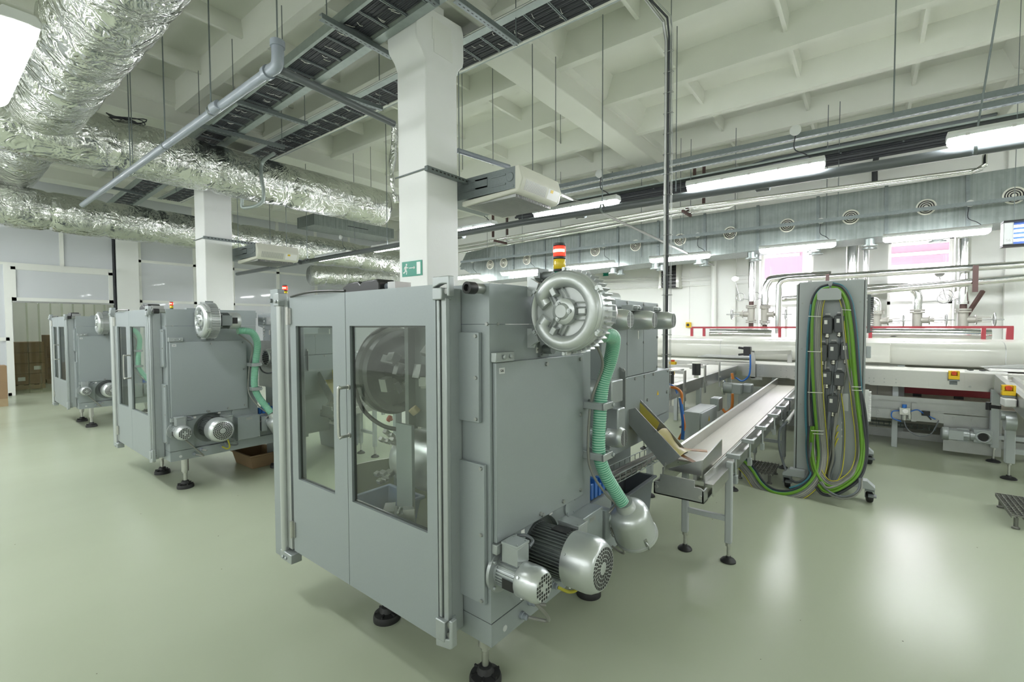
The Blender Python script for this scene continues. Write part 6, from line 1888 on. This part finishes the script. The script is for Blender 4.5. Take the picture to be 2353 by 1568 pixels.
# big grey tub on the floor under the chute
p = at(1440, 1142, 'Z', .40)
t_ = tub(None, 'plastic_tub', p.x - .42, p.x, p.y, p.y + .52, 0.0, .42, M_tub, rim=.025); tag(t_, 'grey plastic tub on the floor behind the dust canister, under the chute', 'tub')

# the middle machine has the same tower, chute and belt conveyor behind it, seen through the guard glass
OFF = V((MACH[1][0] - MACH[0][0], MACH[1][1] - MACH[0][1], 0))
for src, lab in ((FT, 'grey feeder tower of the middle machine, seen through the narrow glass door'), (CHU, 'discharge chute with yellow liner of the middle machine, seen through the narrow glass door'), (BCV, 'belt conveyor of the middle machine, seen through the glass doors of the front machine')):
    c_ = dup(src); c_.location = V(src.location) + OFF; c_['label'] = lab
b_ = tub(None, 'plastic_bin', -6.05, -5.53, 3.42, 3.80, 0, .50, M_tub, rim=.012, taper=.04); tag(b_, 'pale grey bin with a printed label seen through the narrow glass door', 'bin')
bm = nb(); box(bm, -5.86, -5.58, 3.428, 3.438, .33, .43); lb = build('bin_label', bm, M_label, b_)
text_mesh('label_text', 'ЧИСТЫЕ', .055, (-5.72, 3.4268, .38), (1, 0, 0), (0, 0, 1), M_text, lb)

# control gear behind the middle machine
T = thing('weigher_cabinet', 'grey weighing cabinet with rating plate and motor behind the middle machine', 'machine')
c0 = at(592, 722, 'Y', 2.54); c1 = at(631, 770, 'Y', 2.54)
bm = nb(); prism(bm, [(c0.x, c0.z), (c0.x, c1.z + .1), (c1.x + .12, c1.z), (c1.x + .12, c0.z)], 'Y', 2.54, 3.0); B_ = build('display_box', bm, M_paint, T, bev=.006)
bm = nb(); w_ = c1.x - c0.x; box(bm, c0.x + w_ * .55, c0.x + w_ * .95, 2.536, 2.54, c1.z + .12, c0.z - .04); build('rating_plate', bm, M_silverlab, B_)
bm = nb()
for k in range(7): cyl(bm, (c0.x + w_ * .40, 2.54, c0.z - .05 - .035 * k), (c0.x + w_ * .40, 2.532, c0.z - .05 - .035 * k), .008, None, 8)
build('indicator_dots', bm, M_label, B_)
c2 = at(596, 783, 'Y', 2.56); c3 = at(640, 842, 'Y', 2.56); c4 = at(640, 895, 'Y', 2.56)
bm = nb(); box(bm, c2.x, c3.x + .3, 2.56, 2.70, c3.z, c2.z); box(bm, c2.x - .08, c3.x + .3, 2.50, 2.56, c3.z - .02, c3.z + .03); box(bm, c2.x - .08, c3.x + .3, 2.58, 2.70, c4.z, c3.z - .02); build('gear_housing', bm, M_dull, T)
bm = nb(); box(bm, c2.x, c3.x + .25, 2.62, 2.70, 0, c4.z); box(bm, c2.x + .1, c2.x + .2, 2.6, 2.68, c3.z, c0.z); build('cabinet_stand', bm, M_paint, T)
cm = at(612, 823, 'Y', 2.50)
bm = nb(); lathe(bm, [(.10, .0), (.105, .01), (.105, .12), (.09, .15)], cm + V((0, .14, 0)), (0, -1, 0), 30); box(bm, cm.x + .08, cm.x + .2, cm.y - .0, cm.y + .12, cm.z - .05, cm.z + .06); mt = build('cabinet_motor', bm, M_cowl, T)
bm = nb()
for i in range(7):
    for j in range(7):
        a, b = (i - 3) * .022, (j - 3) * .022
        if math.hypot(a, b) < .075: box(bm, cm.x + a - .008, cm.x + a + .008, cm.y - .0125, cm.y - .009, cm.z + b - .008, cm.z + b + .008)
build('fan_grille', bm, M_black, mt)
bm = nb(); tube(bm, px([(597, 800), (594, 830), (600, 850), (612, 858), (625, 856), (634, 845)], 'Y', 2.46), .009, 8, sub=6); build('cabinet_cable', bm, M_lcable, T)
signal_tower((at(655, 668, 'Y', 2.9).x, 2.9, at(655, 666, 'Y', 2.9).z - .16), .95, 'red signal lamp beyond the wing panel of the front machine')

# ------------------------------------------------------------------ cabinet on castors with hanging cables
YF = 5.40
A, B = at(1837, 650, 'Y', YF), at(1979, 642, 'Y', YF)
XA, XB, ZT, ZBm = -.552, -.035, 2.06, .20
T = thing('control_cabinet', 'tall grey control cabinet on castors with cables looped over its front', 'cabinet')
YBk = 6.75
bm = nb(); box(bm, XA, XB, YF, YBk, ZBm, ZT); CB = build('cabinet_body', bm, M_pgrey, T, bev=.004)
bm = nb(); box(bm, XA - .022, XA - .006, YF - .006, YF + .4, ZBm, ZT - .02); box(bm, XB + .004, XB + .018, YF - .004, YF + .5, ZBm, ZT - .01); build('side_cover', bm, M_pgrey, T)
bm = nb(); box(bm, XA - .006, XA, YF - .002, YBk - .1, ZBm, ZT - .01); box(bm, XB, XB + .004, YF - .002, YBk - .1, ZBm, ZT - .01); build('cover_gap', bm, M_text, T)
bm = nb()
for z in (1.85, 1.40, .85): cyl(bm, (XA + .03, YF, z), (XA + .03, YF - .004, z), .008, None, 10); cyl(bm, (XB - .03, YF, z), (XB - .03, YF - .004, z), .008, None, 10)
for x in (XA + .08, XB - .06): lathe(bm, [(.02, 0), (.02, .01), (.01, .02)], (x, YF + .1, ZT), (0, 0, 1), 12)
build('cabinet_screw', bm, M_dull, CB)
bm = nb(); box(bm, XA + .02, XB - .02, YF + .02, YBk - .02, .12, ZBm); build('cabinet_plinth', bm, M_pgrey, T)
for (x, y, s) in ((XA - .05, YF - .02, -1), (XB + .05, YF - .02, 1), (XA - .05, YBk + .1, -1), (XB + .05, YBk + .1, 1)):
    xi = XA + .08 if s < 0 else XB - .08
    bm = nb(); prism(bm, [(xi, .20), (xi, .13), (x + s * .06, .125), (x + s * .06, .145), (x, .20)], 'Y', y - .05, y + .05); AR = build('castor_arm', bm, M_pgrey, T, bev=.003)
    c = V((x + s * .02, y - .01, 0))
    bm = nb(); lathe(bm, [(.02, -.024), (.04, -.024), (.048, -.018), (.05, -.01), (.05, .01), (.048, .018), (.04, .024), (.02, .024)], c + V((0, 0, .05)), (1, .2, 0), 26); build('castor_wheel', bm, M_black, AR)
    bm = nb(); prism(bm, [(c.y - .035, .05), (c.y - .03, .105), (c.y + .045, .11), (c.y + .02, .05)], 'X', c.x - .036, c.x - .03); prism(bm, [(c.y - .035, .05), (c.y - .03, .105), (c.y + .045, .11), (c.y + .02, .05)], 'X', c.x + .03, c.x + .036); box(bm, c.x - .036, c.x + .036, c.y - .03, c.y + .045, .105, .125); box(bm, c.x - .01, c.x + .05, c.y - .09, c.y - .02, .07, .085); build('castor_fork', bm, M_dkpaint, AR)
# heat exchanger ribs on the right side
bm = nb(); box(bm, XB + .02, XB + .05, YF + .7, YF + 1.2, 1.55, 1.95)
for k in range(18): box(bm, XB + .05, XB + .075, YF + .7, YF + 1.2, 1.56 + k * .021, 1.568 + k * .021)
build('cooling_ribs', bm, M_dkpaint, T)
bm = nb(); box(bm, XB + .02, XB + .06, YF + .5, YF + .56, 1.30, 1.42); build('side_handle', bm, M_pgrey, T, bev=.006)
bm = nb(); box(bm, XB + .02, XB + .05, YF + .45, YF + .5, .66, .98)
for k in range(16): box(bm, XB + .05, XB + .07, YF + .44, YF + .5, .67 + k * .019, .68 + k * .019)
build('side_terminal_strip', bm, M_label, T)
# cable hook
A, B = at(1878, 664, 'Y', YF - .13), at(1933, 689, 'Y', YF - .13)
cx_ = (A.x + B.x) / 2
w2, zt3, zb3 = (B.x - A.x) / 2, A.z, B.z
bm = nb(); prism(bm, [(cx_ - w2, zb3 + .01), (cx_ - w2 + .012, zb3), (cx_ + w2 - .012, zb3), (cx_ + w2, zb3 + .01), (cx_ + w2, zt3 - .035), (cx_ + w2 - .03, zt3), (cx_ - w2 + .03, zt3), (cx_ - w2, zt3 - .035)], 'Y', YF - .135, YF - .128)
box(bm, cx_ - w2 + .02, cx_ + w2 - .02, YF - .13, YF, zb3 + .005, zb3 + .012); box(bm, cx_ - w2 - .02, cx_ + w2 + .02, YF - .004, YF, zb3 - .01, zt3 + .02)
build('cable_hook', bm, M_pgrey, T, bev=.003)
bm = nb()
for (x, y) in ((1923, 965 - 60),): pass
q = at(1938, 905, 'Y', YF); q2 = at(1949, 945, 'Y', YF); box(bm, q.x - .01, q2.x, YF - .003, YF, q2.z, q.z); build('type_plate', bm, M_silverlab, T)
bm = nb()
for y in (972, 988, 1003): q = at(1937, y, 'Y', YF); box(bm, q.x - .012, q.x + .012, YF - .002, YF, q.z - .008, q.z + .008)
build('marker_label', bm, M_label, T)
# plug connectors
plugs = [(1901, 748), (1929, 745), (1889, 811), (1915, 809), (1944, 807), (1899, 868), (1928, 871), (1913, 928)]
pc = []
for (x, y) in plugs:
    q = at(x, y, 'Y', YF - .05); small = y > 850 and y < 900
    hh = .064 if small else .080; w_ = .040
    bm = nb(); box(bm, q.x - w_, q.x + w_, YF - .085, YF - .02, q.z - hh, q.z + hh); prism(bm, [(q.x - w_ * .7, q.z + hh), (q.x + w_ * .7, q.z + hh), (q.x + w_ * .5, q.z + hh + .018), (q.x - w_ * .5, q.z + hh + .018)], 'Y', YF - .08, YF - .02); box(bm, q.x - w_ - .006, q.x + w_ + .006, YF - .05, YF, q.z - hh * .6, q.z + hh * .8)
    P = build('plug_connector', bm, M_plug, T, bev=.008)
    bm = nb(); box(bm, q.x - .022, q.x + .002, YF - .087, YF - .085, q.z + hh * .15, q.z + hh * .62); box(bm, q.x - .02, q.x + .02, YF - .002, YF, q.z + hh + .02, q.z + hh + .035); build('plug_label', bm, M_label, P)
    bm = nb(); lathe(bm, [(.018, 0), (.018, .02), (.022, .022), (.022, .035), (.012, .045)], (q.x, YF - .05, q.z - hh), (0, 0, -1), 14); build('plug_gland', bm, M_brass, P)
    pc.append(V((q.x, YF - .05, q.z - hh - .04)))
def cable(pts, r, m, sub=7, name='cable'):
    bm = nb(); tube(bm, pts, r, 10, sub=sub); return build(name, bm, m, T)
low = at(1895, 1052, 'Y', YF - .07)
for i, p0 in enumerate(pc):
    tgt = low + V((-.02 + .014 * i, .012 * (i % 3), -.02 * (i % 2)))
    mid = p0.lerp(tgt, .55) + V((.012 * ((i % 3) - 1), -.02, -.05))
    end = tgt + V((-.03, .0, -.18))
    cable([p0, p0 + V((0, 0, -.08)), mid, tgt, end, end + V((.06, 0, -.10))], .009 if i != 6 else .012, M_scable if i % 2 == 0 else M_lcable)
# left bundle: over the hook, down the front, along the floor to the conveyors
def bundle(px_pts, specs):
    for (off, dy, r, m) in specs:
        pts = []
        n_ = len(px_pts)
        for i, (x, y) in enumerate(px_pts):
            a = px_pts[max(0, i - 1)]; b = px_pts[min(n_ - 1, i + 1)]
            tx, ty = b[0] - a[0], b[1] - a[1]; l_ = math.hypot(tx, ty) or 1
            nx_, ny_ = ty / l_, -tx / l_
            pts.append(at(x + nx_ * off, y + ny_ * off, 'Y', YF - .06 - dy - (.0 if y < 1040 else min(.22, (y - 1040) * .0022))))
        cable(pts, r, m)
left = [(1906, 662), (1888, 668), (1875, 688), (1869, 722), (1867, 780), (1869, 860), (1874, 940), (1880, 1010), (1882, 1055), (1872, 1095), (1845, 1124), (1810, 1136), (1775, 1132), (1748, 1112), (1728, 1082), (1708, 1060), (1690, 1050)]
bundle(left, [(-8, .00, .011, M_cable), (-4, .01, .007, M_tcable), (-1, .03, .0145, M_gcable), (4, .03, .010, M_lcable), (8, .035, .012, M_scable), (12, .03, .012, M_scable), (16, .02, .011, M_scable), (19, .015, .009, M_lcable), (20, .03, .004, M_ycable)])
left2 = [(1868, 700), (1861, 760), (1857, 850), (1855, 930), (1858, 1000), (1868, 1050), (1872, 1070), (1862, 1100), (1840, 1118), (1815, 1126)]
bundle(left2, [(0, .0, .012, M_cable), (-4, .01, .010, M_tcable), (4, .01, .008, M_scable)])
right = [(1910, 662), (1930, 668), (1944, 690), (1951, 722), (1958, 780), (1964, 860), (1971, 930), (1979, 1000), (1979, 1050), (1966, 1088), (1940, 1112), (1915, 1120), (1893, 1112), (1877, 1090), (1868, 1060), (1865, 1020), (1868, 980)]
bundle(right, [(-10, .0, .009, M_scable), (-6, .02, .011, M_scable), (-1, .03, .014, M_gcable), (4, .02, .012, M_gcable), (8, .02, .013, M_cable), (12, .0, .009, M_tcable), (-14, .02, .004, M_ycable)])
right2 = [(1952, 705), (1956, 760), (1966, 850), (1985, 930), (1992, 1000), (1990, 1060), (1975, 1100), (1945, 1125), (1915, 1138), (1890, 1136), (1875, 1120)]
bundle(right2, [(0, .0, .013, M_cable), (-8, .02, .012, M_gcable), (-14, .01, .011, M_gcable), (-18, .02, .009, M_scable)])
right3 = [(1930, 905), (1937, 960), (1938, 1020), (1932, 1080), (1918, 1108), (1898, 1118), (1885, 1110), (1878, 1085), (1880, 1050)]
bundle(right3, [(0, .01, .009, M_lcable), (3, .02, .004, M_ycable)])
loops = [(1880, 1112), (1900, 1132), (1930, 1146), (1960, 1142), (1978, 1125), (1980, 1100)]
bundle(loops, [(0, .03, .009, M_scable), (5, .04, .008, M_lcable)])
for (x, y) in ((1926, 978), (1926, 993), (1926, 1008)):
    q = at(x, y, 'Y', YF); q1 = at(x - 12, y + 30, 'Y', YF - .03); q2 = at(x - 20, y + 75, 'Y', YF - .04)
    cable([q, q + V((-.01, -.02, -.02)), q1, q2, at(1900, 1090, 'Y', YF - .05)], .006, M_ycable)
bm = nb()
for (x0, x1, y) in ((1858, 1886, 727), (1856, 1886, 808), (1856, 1890, 902), (1864, 1892, 990), (1868, 1892, 997), (1935, 1955, 712), (1958, 1978, 889), (1958, 1980, 897), (1858, 1888, 1100), (1950, 1970, 1108)):
    a, b = at(x0, y, 'Y', YF - .115), at(x1, y + 1, 'Y', YF - .115); tube(bm, [a + V((0, .06, 0)), a, b, b + V((0, .06, 0))], .0035, 5)
build('cable_tie', bm, M_tie, T)

# ------------------------------------------------------------------ gratings on the floor
def grating(p0, dx, dy, h, lab, rz=0):
    T = thing('steel_grating_step', lab, 'step', p0, rz)
    bm = nb(); k = 0
    while k <= dx + 1e-6: box(bm, k - .002, k + .002, 0, dy, h - .03, h); k += .034
    k = 0
    while k <= dy + 1e-6: box(bm, 0, dx, k - .002, k + .002, h - .012, h - .002); k += .05
    build('grating_bars', bm, M_grate, T)
    for (x, y) in ((.03, .03), (dx - .03, .03), (.03, dy - .03), (dx - .03, dy - .03)):
        bm = nb(); cyl(bm, (x, y, 0), (x, y, h - .03), .014 if h < .16 else .03, None, 12); lathe(bm, [(.025, 0), (.025, .012), (.014, .02)], (x, y, 0), (0, 0, 1), 14); build('step_leg', bm, M_grate, T)
    return T
p = at(1718, 1082, 'Z', .12)
grating((p.x - .12, p.y + .05, 0), .34, .44, .12, 'small steel grating step on the floor under the belt conveyor')
p = at(2308, 1160, 'Z', .12)
grating((p.x, p.y - .25, 0), .8, .6, .12, 'steel grating step cut by the picture edge, on open floor')
tag(tub(None, 'plastic_tray', mloc(1, .0, .75, 0)[0] - .75, mloc(1, 0, .75, 0)[0] - .25, 2.35, 2.7, 0, .16, M_card), 'brown tray on the floor beneath the middle machine', 'tray')

# ------------------------------------------------------------------ daylight and view
w = bpy.data.worlds.new('sky'); SC.world = w; w.use_nodes = True
nt = w.node_tree; bg = nt.nodes['Background']
tc = nt.nodes.new('ShaderNodeTexCoord'); sp = nt.nodes.new('ShaderNodeSeparateXYZ'); nt.links.new(tc.outputs['Generated'], sp.inputs[0])
mr = nt.nodes.new('ShaderNodeMapRange'); mr.inputs[1].default_value = .15; mr.inputs[2].default_value = .55; mr.inputs[3].default_value = .40; mr.inputs[4].default_value = 13.0
nt.links.new(sp.outputs['Y'], mr.inputs[0]); nt.links.new(mr.outputs[0], bg.inputs['Strength'])
cr = nt.nodes.new('ShaderNodeMix'); cr.data_type = 'RGBA'; cr.inputs[6].default_value = (.93, 1, .90, 1); cr.inputs[7].default_value = (1, .93, 1, 1)
m2 = nt.nodes.new('ShaderNodeMapRange'); m2.inputs[1].default_value = .1; m2.inputs[2].default_value = .5
nt.links.new(sp.outputs['Y'], m2.inputs[0]); nt.links.new(m2.outputs[0], cr.inputs[0]); nt.links.new(cr.outputs[2], bg.inputs['Color'])
SC.view_settings.view_transform = 'Standard'; SC.view_settings.look = 'None'
SC.view_settings.exposure = 1.2; SC.view_settings.gamma = 1.0; SC.view_settings.use_curve_mapping = False
cy = SC.cycles
cy.use_denoising = True
cy.max_bounces = 9; cy.diffuse_bounces = 5; cy.glossy_bounces = 4; cy.transmission_bounces = 4; cy.transparent_max_bounces = 16
cy.caustics_reflective = False; cy.caustics_refractive = False; cy.sample_clamp_indirect = 6
